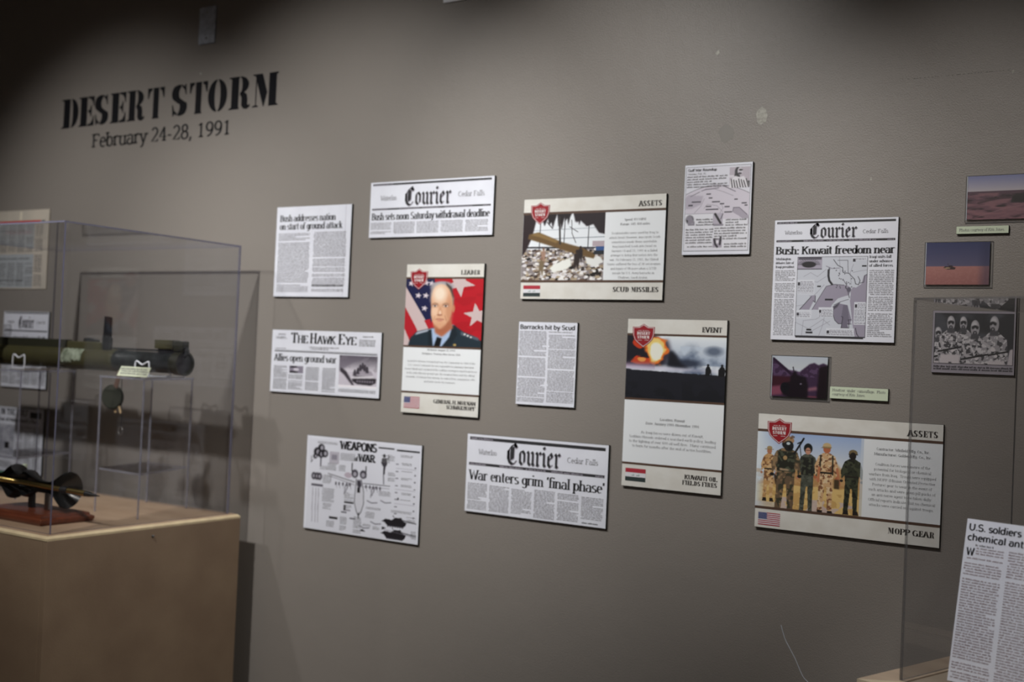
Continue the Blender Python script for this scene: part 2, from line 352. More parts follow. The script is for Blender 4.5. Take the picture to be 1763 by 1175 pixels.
TITLE = {
'D': stem(.13, .50, .13, .0) + [crescent(.57, 1.0, 0, 1, .60, .66)],
'E': stem(.12, .54, .12, .0) + [arm_t, [(x, 1 - y) for x, y in arm_t], [(.60, .52), (.72, .56), (.80, .70), (.84, .70), (.84, .30), (.80, .30), (.72, .44), (.60, .48)]],
'S': sweep('| @4.9,7.15,2.7,2.35,75,225 3.3,5.35 6.3,4.1 @4.9,2.75,2.75,2.35,30,-100', .46, .10) + [[(.62, .99), (.80, .93), (.84, 1), (.90, 1), (.93, .66), (.88, .66), (.80, .82), (.62, .93)], [(.38, .01), (.20, .07), (.14, 0), (.08, 0), (.03, .36), (.09, .36), (.18, .18), (.38, .07)]],
'R': stem(.12, .46, .12, .03) + [crescent(.52, .93, .47, 1, .54, .62), [(.52, .50), (.66, .53), (.84, .44), (.88, .30), (.88, .13), (.93, .09), (1, .14), (1, .05), (.86, -.02), (.70, 0), (.60, .10), (.60, .34), (.52, .45)]],
'T': [[(.30, 0), (.70, 0), (.70, .03), (.66, .07), (.66, 1), (.34, 1), (.34, .07), (.30, .03)], [(.0, 1), (.27, 1), (.27, .93), (.16, .88), (.07, .66), (.02, .66)], [(1, 1), (.73, 1), (.73, .93), (.84, .88), (.93, .66), (.98, .66)]],
'O': [[(.47, 1.01)] + [(.5 + .5 * math.cos(math.radians(a)), .5 + .51 * math.sin(math.radians(a))) for a in np.linspace(96, 264, 16)] + [(.47, .04)] + [(.47 + .12 * math.cos(math.radians(a)), .5 + .45 * math.sin(math.radians(a))) for a in np.linspace(262, 98, 12)]],
'M': [[(0, 0), (.24, 0), (.24, .03), (.16, .06), (.16, .80), (.12, .86), (.12, .06), (0, .03)], [(0, 1), (.38, 1), (.58, .42), (.60, .50), (.46, .0), (.43, .0), (.10, .94), (0, .97)], stem(.64, .93, .0, .07)[0]],
}
TITLE['O'].append([(1 - x, y) for x, y in TITLE['O'][0]])

# ------------------------------------------------------------------ tiny painter for the printed pictures
class Pic:
    def __init__(s, w_, h_, bg=(1, 1, 1), seed=1):
        s.w, s.h = w_, h_; s.a = np.ones((h_, w_, 3)) * np.array(bg); s.rs = np.random.RandomState(seed)
        s.X, s.Y = np.meshgrid((np.arange(w_) + .5) / w_, (np.arange(h_) + .5) / h_)
    def noise(s, fx, fy, oct_=3):
        out = np.zeros((s.h, s.w)); amp = 1; tot = 0
        for o in range(oct_):
            gx, gy = max(2, int(fx * 2 ** o) + 1), max(2, int(fy * 2 ** o) + 1); g = s.rs.rand(gy + 1, gx + 1)
            x = s.X * (gx - .001); y = s.Y * (gy - .001); i, j = x.astype(int), y.astype(int); u, v = x - i, y - j; u = u * u * (3 - 2 * u); v = v * v * (3 - 2 * v)
            out += amp * ((g[j, i] * (1 - u) + g[j, i + 1] * u) * (1 - v) + (g[j + 1, i] * (1 - u) + g[j + 1, i + 1] * u) * v); tot += amp; amp *= .5
        return out / tot
    def blend(s, m, c):
        m = np.clip(m, 0, 1)[..., None]; c = np.array(c); s.a = s.a * (1 - m) + c * m
    def blur(s, m, r):
        r = int(round(r))
        if r < 1: return m
        for _ in range(2):
            for ax in (0, 1):
                p = np.concatenate([np.repeat(np.take(m, [0], ax), r, ax), m, np.repeat(np.take(m, [-1], ax), r, ax)], ax); c = np.cumsum(p, ax)
                z = np.zeros_like(np.take(c, [0], ax)); c = np.concatenate([z, c], ax); n = m.shape[ax]; k = 2 * r + 1
                m = (np.take(c, range(k, k + n), ax) - np.take(c, range(0, n), ax)) / k
        return m
    def mask(s, pts):
        inside = np.zeros((s.h, s.w), bool); n = len(pts)
        for i in range(n):
            x0, y0 = pts[i - 1]; x1, y1 = pts[i]
            if y0 == y1: continue
            c = ((y0 > s.Y) != (y1 > s.Y)) & (s.X < (x1 - x0) * (s.Y - y0) / (y1 - y0) + x0); inside ^= c
        return inside.astype(float)
    def poly(s, pts, c, soft=0, al=1): s.blend(s.blur(s.mask(pts), soft) * al, c)
    def el(s, cx, cy, rx, ry, c, soft=.0, al=1):
        r = np.sqrt(((s.X - cx) / rx) ** 2 + ((s.Y - cy) / ry) ** 2); e = max(soft, .06); s.blend(np.clip((1 - r) / e + .5, 0, 1) * al, c)
    def line(s, pts, wd, c, al=1):
        asp = s.h / s.w
        for (x0, y0), (x1, y1) in zip(pts[:-1], pts[1:]):
            dx, dy = x1 - x0, (y1 - y0) * asp; L = dx * dx + dy * dy or 1e-9
            t = np.clip(((s.X - x0) * dx + (s.Y - y0) * asp * dy) / L, 0, 1)
            r = np.hypot(s.X - x0 - t * dx, (s.Y - y0) * asp - t * dy); s.blend(np.clip((wd / 2 - r) * s.w + .5, 0, 1) * al, c)
    def rect(s, x0, y0, x1, y1, c, al=1): s.blend(((s.X >= x0) & (s.X < x1) & (s.Y >= y0) & (s.Y < y1)) * float(al), c)
    def vgrad(s, y0, y1, c0, c1):
        t = np.clip((s.Y - y0) / (y1 - y0), 0, 1)[..., None]; m = ((s.Y >= y0) & (s.Y < y1))[..., None]
        s.a = np.where(m, np.array(c0) * (1 - t) + np.array(c1) * t, s.a)
    def speck(s, pts, c, fx, thr, al=1, soft=0):
        s.blend(s.mask(pts) * (s.noise(fx, fx * s.h / s.w, 2) > thr) * al, c)
def K(s): return tuple(int(s[i:i + 2], 16) / 255 for i in (0, 2, 4))
def picture_mat(name, rough):
    if name in MATS: return MATS[name]
    m = bpy.data.materials.new(name); m.use_nodes = True; b = m.node_tree.nodes['Principled BSDF']; a = m.node_tree.nodes.new('ShaderNodeVertexColor')
    a.layer_name = 'print'; m.node_tree.links.new(a.outputs[0], b.inputs['Base Color']); b.inputs['Roughness'].default_value = rough
    MATS[name] = m; return m
def place_pic(pic, name, x0, y0, x1, y1, d, parent, rough=.5, gain=1.0):
    """a printed picture: a fine sheet whose print is stored as colour per vertex"""
    h_, w_ = pic.h, pic.w; xs = np.linspace(x0, x1, w_); ys = np.linspace(y1, y0, h_)
    XX, YY = np.meshgrid(xs, ys); V = np.stack([XX, np.full_like(XX, -d), YY], -1).reshape(-1, 3)
    i = np.arange(h_ - 1)[:, None] * w_ + np.arange(w_ - 1)[None]; i = i.ravel(); F = np.stack([i + w_, i + w_ + 1, i + 1, i], -1)
    me = bpy.data.meshes.new(name); me.vertices.add(len(V)); me.vertices.foreach_set('co', V.ravel()); me.loops.add(F.size); me.loops.foreach_set('vertex_index', F.ravel())
    me.polygons.add(len(F)); me.polygons.foreach_set('loop_start', np.arange(0, F.size, 4)); me.update(); me.validate()
    ca = me.color_attributes.new('print', 'FLOAT_COLOR', 'POINT'); c = np.ones((h_ * w_, 4)); c[:, :3] = np.clip(lin(np.clip(pic.a, 0, 1)).reshape(-1, 3) * gain, 0, .9)
    ca.data.foreach_set('color', c.ravel()); me.materials.append(picture_mat('printed_picture_ink_%d' % int(rough * 100), rough))
    return put(name, me, parent)

# ------------------------------------------------------------------ materials
INK = mat('black_newspaper_ink', (.022, .022, .026), .6); INKG = mat('grey_newspaper_ink', (.13, .125, .135), .7); SHADOWINK = mat('lilac_grey_ink', (.36, .33, .40), .7)
BODYINK = mat('small_copy_ink', (.25, .245, .265), .7)
PAPER = mat('newsprint_face', (.79, .81, .89), .5, noise=(14, (.74, .755, .84), (1, 1, 1), 3))
PAPERW = mat('panel_white', (.83, .86, .89), .42); CREAM = mat('panel_cream', (.76, .75, .71), .42, noise=(22, (.69, .67, .62), (1, 1, 1.4), 5))
BLACKEDGE = mat('black_foam_edge', (.012, .016, .013), .7); BROWN = mat('panel_brown_rule', (.085, .045, .028), .5)
RED = mat('badge_red', (.30, .010, .018), .4); REDLINE = mat('badge_white', (.8, .78, .78), .45); PANELINK = mat('panel_black_ink', (.03, .025, .022), .5)
COPYINK = mat('panel_copy_ink', (.17, .17, .18), .6)
LABELCARD = mat('label_card', (.62, .70, .53), .55); YELLOWPAPER = mat('aged_newsprint', (.57, .51, .43), .65, noise=(9, (.48, .44, .38), (1, 1, 1), 4))
MDF = mat('brown_fibreboard', (.33, .235, .155), .62, noise=(7, (.275, .19, .125), (1, 1, 1), 8), bump=(300, .0004, 3))
MDFTOP = mat('fibreboard_top', (.52, .37, .25), .42, noise=(6, (.43, .29, .19), (1, 2.5, 1), 6), bump=(260, .0003, 2))
MDFEDGE = mat('pale_routed_edge', (.80, .66, .42), .5, noise=(30, (.70, .56, .36), (1, 1, 1), 4))
VINYL = mat('black_vinyl', (.007, .007, .009), .6, spec=.15); VINYLG = mat('grey_black_vinyl', (.016, .016, .018), .6, spec=.2)
CLEAR = acrylic_mat('clear_acrylic', (.955, .957, .962)); EDGE = acrylic_mat('acrylic_cut_edge', (.42, .42, .50), .45, (.27, .27, .38), .15)
EDGEGREY = acrylic_mat('thin_acrylic_cut_edge', (.5, .5, .5), .4, (.20, .19, .19), .15)
EDGEW = acrylic_mat('acrylic_riser_edge', (.70, .70, .74), .25, (.60, .60, .70), .1)
OLIVE = mat('olive_drab_paint', (.048, .044, .016), .4, noise=(18, (.040, .036, .016), (1, 1, 1), 6)); OLIVED = mat('dark_olive_paint', (.018, .018, .009), .5)
CAPM = mat('end_cap_rubber', (.024, .026, .019), .75, spec=.12); BLACKTUBE = mat('worn_black_tube', (.008, .009, .010), .34, noise=(9, (.022, .025, .026), (6, 1, 1), 6), spec=.35); BLACKP = mat('black_plastic', (.010, .010, .012), .4)
BRASS = mat('satin_brass', (.55, .40, .14), .28, metal=1); SABOT = mat('black_anodised', (.008, .009, .010), .22, noise=(10, (.014, .014, .015), (1, 1, 1), 3))
STEEL = mat('bare_metal', (.35, .34, .33), .3, metal=1); WIRE = mat('white_plastic_wire', (.82, .84, .9), .3)
MAHOG = mat('mahogany', (.17, .045, .02), .3, noise=(10, (.11, .028, .014), (1, 8, 8), 6)); GREENHAT = mat('dark_green_paint', (.006, .028, .022), .5, noise=(20, (.008, .02, .016), (1, 1, 1), 4))
STRAP = mat('brown_webbing', (.10, .05, .035), .8, bump=(400, .0006, 2)); GREENW = mat('green_wire', (.05, .22, .13), .5)
PLATE = mat('painted_wall_plate', (.50, .54, .62), .5, noise=(60, (.34, .37, .43), (1, 1, 1), 4)); PLATEW = mat('white_wall_plate', (.86, .87, .92), .45)
DECAL = mat('worn_decal', (.30, .34, .26), .5, noise=(50, (.07, .085, .05), (1, 1, 1), 6))
CLAY = mat('tan_clay', (.4, .28, .15), .7)

# ------------------------------------------------------------------ setting
def wall_material():
    m = bpy.data.materials.new('taupe_rolled_wall_paint'); m.use_nodes = True; nt = m.node_tree; b = nt.nodes['Principled BSDF']
    tc = nt.nodes.new('ShaderNodeTexCoord')
    n1 = nt.nodes.new('ShaderNodeTexNoise'); n1.inputs['Scale'].default_value = 1.6; n1.inputs['Detail'].default_value = 4
    mx = nt.nodes.new('ShaderNodeMix'); mx.data_type = 'RGBA'; mx.inputs[6].default_value = (.258, .232, .209, 1); mx.inputs[7].default_value = (.236, .216, .197, 1)
    nt.links.new(tc.outputs['Object'], n1.inputs[0]); nt.links.new(n1.outputs[0], mx.inputs[0]); nt.links.new(mx.outputs[2], b.inputs['Base Color'])
    n2 = nt.nodes.new('ShaderNodeTexNoise'); n2.inputs['Scale'].default_value = 320; n2.inputs['Detail'].default_value = 4; n2.inputs['Roughness'].default_value = .55
    n3 = nt.nodes.new('ShaderNodeTexNoise'); n3.inputs['Scale'].default_value = 7; n3.inputs['Detail'].default_value = 3
    mth = nt.nodes.new('ShaderNodeMath'); mth.operation = 'MULTIPLY_ADD'; mth.inputs[1].default_value = 2.5
    nt.links.new(tc.outputs['Object'], n2.inputs[0]); nt.links.new(tc.outputs['Object'], n3.inputs[0])
    nt.links.new(n3.outputs[0], mth.inputs[0]); nt.links.new(n2.outputs[0], mth.inputs[2])
    bp = nt.nodes.new('ShaderNodeBump'); bp.inputs['Distance'].default_value = .0010; bp.inputs['Strength'].default_value = .8
    nt.links.new(mth.outputs[0], bp.inputs['Height']); nt.links.new(bp.outputs[0], b.inputs['Normal'])
    b.inputs['Roughness'].default_value = .40; b.inputs['Specular IOR Level'].default_value = .36
    return m
WALL = wall_material()
DARKWALL = mat('dim_room_paint', (.26, .22, .19), .8, bump=(60, .001, 2)); FLOORM = mat('dark_carpet', (.035, .032, .035), .9, noise=(90, (.05, .045, .045), (1, 1, 1), 3))
CEILM = mat('black_ceiling_paint', (.015, .015, .016), .9, bump=(50, .001, 2))
XL, XR, YB, ZT = -5.6, 2.6, -5.9, 3.4
def slab(name, a, b, m):
    q = MB(); q.box(a, b); o = q.build(name, m, kind='structure'); return o
wall_back = slab('wall_back', (XL, 0, 0), (XR, .12, ZT), WALL)
slab('wall_left', (XL - .12, YB, 0), (XL, .12, ZT), DARKWALL); slab('wall_right', (XR, YB, 0), (XR + .12, .12, ZT), DARKWALL)
slab('wall_front', (XL, YB - .12, 0), (XR, YB, ZT), DARKWALL)
slab('floor', (XL - .12, YB - .12, -.1), (XR + .12, .12, 0), FLOORM); slab('ceiling', (XL - .12, YB - .12, ZT), (XR + .12, .12, ZT + .1), CEILM)
slab('baseboard_back', (XL, -.014, 0), (XR, 0, .10), mat('black_vinyl_base', (.02, .02, .02), .5))

# plaster flaws in the wall
def flaw(name, pts, m, d=.0004):
    q = Ink(); q.poly(pts, d); o = q.build(name, m, wall_back); return o
random.seed(4)
def blob(cx, cz, r, rz, n=11, j=.28):
    return [(cx + r * (1 + random.uniform(-j, j)) * math.cos(2 * math.pi * i / n), cz + rz * (1 + random.uniform(-j, j)) * math.sin(2 * math.pi * i / n)) for i in range(n)]
CHIP = mat('bare_plaster', (.47, .46, .41), .6, noise=(120, (.30, .285, .25), (1, 1, 1), 3), bump=(200, .0006, 3))
flaw('smoother_patch', blob(-1.075, H0 + .553, .022, .02), mat('rubbed_wall_paint', (.205, .190, .170), .5))
random.seed(9)
flaw('plaster_patch', blob(-.99, H0 + .588, .0135, .020, 15, .14), CHIP)
flaw('plaster_chip', blob(-1.105, H0 + .745, .005, .006), CHIP); flaw('plaster_chip', blob(-.454, H0 + .637, .003, .0035), CHIP)
flaw('plaster_chip', blob(-2.86, H0 + .866, .005, .004), CHIP); flaw('plaster_chip', blob(-.735, H0 + .43, .0025, .004), CHIP)
q = Ink()
for i in range(30):
    t = i / 29 + random.uniform(-.01, .01); x = -.675 + t * .21; z_ = H0 + .641 + random.uniform(-.0003, .0003); q.quad(x, z_, x + random.uniform(.001, .005), z_ + .0006, .0004)
q.build('pencil_line', mat('pencil_mark', (.08, .075, .07), .8), wall_back)
q = MB(); q.tube(smooth_path([(-.897, -.0012, H0 - .564), (-.887, -.0012, H0 - .592), (-.875, -.0012, H0 - .612), (-.861, -.0012, H0 - .634), (-.843, -.0012, H0 - .668), (-.826, -.0012, H0 - .682)], 5), .0008, 6)
q.build('paint_scratch', mat('pale_scratch', (.62, .66, .74), .5), wall_back)

# wall plates
def plate(x0, z0, x1, z1, m, label):
    t = thing('wall_plate', label, 'wall plate', (x0, 0, H0 + z0)); q = MB(); q.box((0, -.006, 0), (x1 - x0, 0, z1 - z0)); q.build('cover', m, t, bevel=.002)
    for zz in (.018, (z1 - z0) - .018):
        q = MB(); q.lathe([(0, .0035), (.0012, .003), (.0016, 0)], ((x1 - x0) / 2, -.006, zz), (0, -1, 0), 12); q.build('screw', STEEL, t)
plate(-2.873, .957, -2.800, 1.075, PLATE, 'grey blank wall plate above the wall lettering')
plate(-1.913, .966, -1.840, 1.084, PLATEW, 'white wall plate cut off by the top edge of the picture')

# ------------------------------------------------------------------ boards on the wall
class Board:
    """a print mounted on thick black-edged board; fx, fy are fractions from its top left corner"""
    def __init__(s, name, label, cat, k, T=.008, face=None, group=None, backname='backing_board', edge=None):
        x0, z0, x1, z1 = [v * DIST for v in k]; s.W, s.H, s.T = x1 - x0, z1 - z0, T
        s.o = thing(name, label, cat, (x0, 0, H0 + z0), 0, group); s.inks = {}
        q = MB(); q.box((0, -T, 0), (s.W, -.0005, s.H)); q.build(backname, edge or BLACKEDGE, s.o)
        if face:
            i = Ink(); i.quad(.0004, .0004, s.W - .0004, s.H - .0004, T + .0002); i.build('paper_face', face, s.o)
    def X(s, f): return f * s.W
    def Y(s, f): return (1 - f) * s.H
    def ink(s, name, m):
        if name not in s.inks: s.inks[name] = (Ink(), m)
        return s.inks[name][0]
    def rect(s, name, m, x0, y0, x1, y1, lv=2): s.ink(name, m).quad(s.X(x0), s.Y(y1), s.X(x1), s.Y(y0), s.T + .0002 * lv)
    def poly(s, name, m, pts, lv=2): s.ink(name, m).poly([(s.X(a), s.Y(b)) for a, b in pts], s.T + .0002 * lv)
    def text(s, name, m, t, x, y, h, st, x1=None, align='l', lv=4, n=4, track=0, skew=0):
        """h = cap height as a fraction of the board; x..x1 the span to fill"""
        text(s.ink(name, m), t, s.X(x), s.Y(y), h * s.H, st, s.T + .0002 * lv, fit=(x1 - x) * s.W if x1 else None, align=align, n=n, track=track, skew=skew)
    def body(s, x0, x1, y0, y1, pitch, seed=1, m=None, name='body_text', gaps=.12, fill=.5, lv=3, letters=True):
        body(s.ink(name, m or BODYINK), s.X(x0), s.X(x1), s.Y(y0), s.Y(y1), pitch, s.T + .0002 * lv, random.Random(seed), fill, gaps, letters)
    def pic(s, pic, name, x0, y0, x1, y1, lv=2, rough=.5): return place_pic(pic, name, s.X(x0), s.Y(y1), s.X(x1), s.Y(y0), s.T + .0002 * lv, s.o, rough)
    def done(s):
        for n_, (i, m) in s.inks.items():
            if n_ in ('brown_rule', 'bars', 'frame_line', 'rule_lines', 'boxed_column', 'flag_stripes', 'red_banner'):   # each line a part
                for f in i.f:
                    j = Ink(); j.v = [i.v[k_] for k_ in f]; j.f = [(0, 1, 2, 3)]; j.build(n_.rstrip('s') if n_ != 'flag_stripes' else 'flag_stripe', m, s.o)
                continue
            o = i.build(n_, m, s.o)
            if o and len(i.f) > 4: o['kind'] = 'stuff'
        return s.o

BLK = {  # blackletter, drawn with a broad nib held at 40 degrees
'C': (8.2, '| 7,8.6 5.6,10 3.6,9 1.4,6.6 1.2,3.4 2.2,1.2 4.2,0 5.6,.4 7.2,2;| 3.6,9 3.4,5.5 3.6,2.2;| 5.6,10.4 7.2,8.2;| 1.2,6.8 1.6,2.6;| 4.9,8.6 4.7,2.6'),
'o': (5.6, '| 1.4,5.8 1.4,1.6 2.9,.2 4.4,1.6 4.4,5.6 2.9,7 1.4,5.8;| 2.2,6.9 1.1,5.4'), 'u': (6, '| .8,6.9 1.6,6.1 1.6,1.5 2.7,.3 4.5,1.7;| 3.7,6.9 4.6,6.1 4.6,1.1 5.4,.2'),
'r': (4.6, '| .8,6.8 1.7,6 1.7,1 .9,.2 ;| 1.7,1 2.6,.2;| 1.7,5.4 3.2,7 4.1,5.9'), 'i': (3.2, '| .7,6.8 1.6,6 1.6,1.1 2.5,.2;| 1.2,9.6 2.1,8.7'),
'e': (5, '| 4,5.2 2.8,7 1.4,5.6 1.4,1.6 2.7,.2 4.2,1.5;| 4,5.4 1.6,3.5')}
BLACKL = dict(a=1.75, b=.42, serif=0, rot=38)
def courier(bd, x0, x1, y, h):
    for nm, m, dx, lv in (('masthead_shadow', SHADOWINK, .35, 3), ('masthead', INK, 0, 4)):
        tot = sum(BLK[c][0] for c in 'Courier'); k = h * bd.H / 10; sx = (x1 - x0) * bd.W / (tot * k); x = bd.X(x0)
        for c in 'Courier':
            adv, spec = BLK[c]; G['~'] = (adv, spec); _gc.pop(('~', id(BLACKL), 4), None); a, polys = glyph('~', BLACKL, 4)
            for p in polys: bd.ink(nm, m).poly([(x + (px + dx) * k * sx, bd.Y(y) + (py - dx) * k) for px, py in p], bd.T + .0002 * lv)
            x += adv * k * sx
def courier_head(bd, b1, b2, cx, cy_, ch, wx, wy, fx, fy, th):
    """the newspaper's nameplate: two black bars, blackletter title, the two town names"""
    bd.rect('bars', INK, .02, b1[0], .98, b1[1]); bd.rect('bars', INK, .02, b2[0], .98, b2[1])
    courier(bd, cx[0], cx[1], cy_, ch)
    bd.text('town_names', INKG, 'Waterloo', wx[0], wy, th, TYPE, wx[1]); bd.text('town_names', INKG, 'Cedar Falls', fx[0], fy, th, TYPE, fx[1])
    hh = (b2[1] - b2[0]); r = random.Random(3)
    for a, b in ((.03, .15), (.25, .42), (.44, .58), (.62, .84), (.92, .97)):
        body(bd.ink('bar_lettering', SHADOWINK), bd.X(a), bd.X(b), bd.Y(b2[0] + hh * .0), bd.Y(b2[1] + .001), hh * bd.H * .8, bd.T + .0007, r, .5, 0)
    body(bd.ink('bar_lettering', SHADOWINK), bd.X(.03), bd.X(.19), bd.Y(b1[0]), bd.Y(b1[1] + .001), (b1[1] - b1[0]) * bd.H * .8, bd.T + .0007, r, .5, 0)
NG = 'newspaper clippings mounted on the wall'

# "Bush addresses nation"
b = Board('newspaper_board', 'white clipping headed Bush addresses nation on start of ground attack', 'newspaper clipping', (-.9776, .0631, -.8635, .1676), face=PAPER, group=NG)
b.text('headline', INK, 'Bush addresses nation', .05, .165, .072, SERIF, .80, lv=4); b.text('headline', INK, 'on start of ground attack', .05, .255, .072, SERIF, .89)
b.body(.04, .47, .29, .955, .0046, 1); b.body(.52, .95, .285, .955, .0046, 2); b.body(.52, .93, .86, .90, .0055, 3, m=INK, name='closing_line', fill=.6, gaps=0)
b.rect('rule_lines', SHADOWINK, .925, .01, .928, .99); b.done()

# "Bush sets noon Saturday withdrawal deadline"
b = Board('newspaper_board', 'wide front page headed Bush sets noon Saturday withdrawal deadline', 'newspaper clipping', (-.8373, .1288, -.6731, .19), face=PAPER, group=NG)
courier_head(b, (.03, .065), (.475, .505), (.29, .67), .435, .31, (.09, .225), .335, (.725, .93), .325, .085)
b.text('headline', INK, 'Bush sets noon Saturday withdrawal deadline', .02, .685, .125, SERIF, .975)
for i in range(5): b.body(.015 + i * .194, .015 + i * .194 + .175, .72, .95, .0041, 10 + i)
b.done()

# "Allies open ground war"
def pic_tank_small():
    p = Pic(110, 110, K('c9c3cf'), 5); p.vgrad(0, .5, K('4a4550'), K('d9d4de')); p.blend((p.noise(5, 5) > .56) * .5 * (p.Y < .5), K('8b8590'))
    p.poly([(0, .1), (.25, 0), (.75, 0), (.35, .25), (.1, .45), (0, .5)], K('6b6472'), 3, .7)
    p.poly([(.35, .7), (.45, .62), (.9, .62), (.98, .7), (.97, .82), (.85, .9), (.5, .88), (.37, .8)], K('2b262d'), 1)
    p.poly([(.4, .6), (.5, .48), (.85, .46), (.9, .6)], K('a39ca8'), 1); p.poly([(.3, .72), (.34, .66), (.9, .6), (.96, .68)], K('d6d2da'), 1)
    for i in range(7): p.el(.5 + i * .065, .79, .026, .04, K('77707c'), .3)
    for x, y in ((.5, .4), (.56, .3), (.62, .25), (.68, .3), (.74, .36), (.42, .46)):
        p.el(x, y, .022, .03, K('2c272f')); p.poly([(x - .03, y + .02), (x + .03, y + .02), (x + .045, y + .17), (x - .045, y + .17)], K('3c3640'), 1)
    p.poly([(.05, .38), (.2, .5), (.42, .92), (.36, .92), (.15, .62), (.03, .5)], K('3a343d'), 1); p.rect(0, .93, 1, 1, K('efecf4')); return p
b = Board('newspaper_board', 'white front page headed Allies open ground war with a small tank picture', 'newspaper clipping', (-.9760, -.0474, -.8126, .0247), face=PAPER, group=NG)
for t, x, x1, h in (('T', .185, .245, .165), ('HE', .247, .345, .125), ('H', .365, .425, .165), ('AWK', .43, .60, .125), ('E', .625, .68, .165), ('YE', .685, .785, .125)):
    b.text('masthead', INK, t, x, .205, h, SERIFB, x1)
b.rect('rule_lines', INK, .03, .335, .97, .35); b.rect('rule_lines', INKG, .03, .322, .97, .326)
b.body(.06, .13, .05, .10, .006, 3, m=INKG, name='masthead_notes'); b.body(.04, .15, .10, .15, .004, 4, m=SHADOWINK, name='masthead_notes'); b.body(.84, .93, .05, .10, .006, 5, m=INKG, name='masthead_notes')
b.body(.81, .95, .11, .23, .004, 6, m=SHADOWINK, name='masthead_notes'); b.body(.36, .63, .245, .31, .005, 7, m=SHADOWINK, name='masthead_notes'); b.body(.04, .14, .285, .31, .004, 7, m=SHADOWINK, name='masthead_notes')
b.text('headline', INK, 'Allies open ground war', .03, .50, .11, SERIF, .615)
for i, (x0, x1, y0) in enumerate(((.03, .16, .57), (.175, .31, .70), (.335, .46, .57), (.49, .61, .57))): b.body(x0, x1, y0, .96, .0036, 20 + i, m=COPYINK, gaps=.1)
p = Pic(40, 24, K('8a8494'), 2); p.rect(.05, .05, .55, .3, K('322d36')); p.rect(.05, .7, .6, 1, K('1f1b22')); p.el(.5, .5, .2, .2, K('d0ccd8')); b.pic(p, 'inset_photograph', .18, .57, .31, .685)
b.pic(pic_tank_small(), 'photograph', .64, .365, .975, .86); b.body(.64, .97, .88, .95, .0033, 30, m=COPYINK); b.done()

# "Barracks hit by Scud"
b = Board('newspaper_board', 'narrow two column clipping headed Barracks hit by Scud', 'newspaper clipping', (-.6358, -.0431, -.5678, .0401), face=PAPER, group=NG)
b.text('headline', INK, 'Barracks hit by Scud', .025, .088, .052, SANSB, .965)
b.body(.02, .49, .105, .97, .0040, 41, m=BODYINK); b.body(.53, .98, .105, .97, .0040, 42, m=BODYINK); b.done()

# "War enters grim 'final phase'"
b = Board('newspaper_board', 'wide front page headed War enters grim final phase, torn top edge', 'newspaper clipping', (-.6927, -.1567, -.5276, -.0768), face=PAPER, group=NG)
courier_head(b, (.035, .075), (.365, .40), (.295, .68), .34, .255, (.09, .225), .255, (.725, .935), .255, .065)
b.text('headline', INK, "War enters grim `final phase'", .025, .585, .125, SERIF, .985)
for i in range(6): b.body(.018 + i * .163, .018 + i * .163 + .145, .62 + .01 * (i % 3), .975 - (.05 if i == 5 else 0), .0040, 50 + i)
b.body(.84, .95, .945, .975, .005, 58, m=INK, name='closing_line', gaps=0)
b.done()

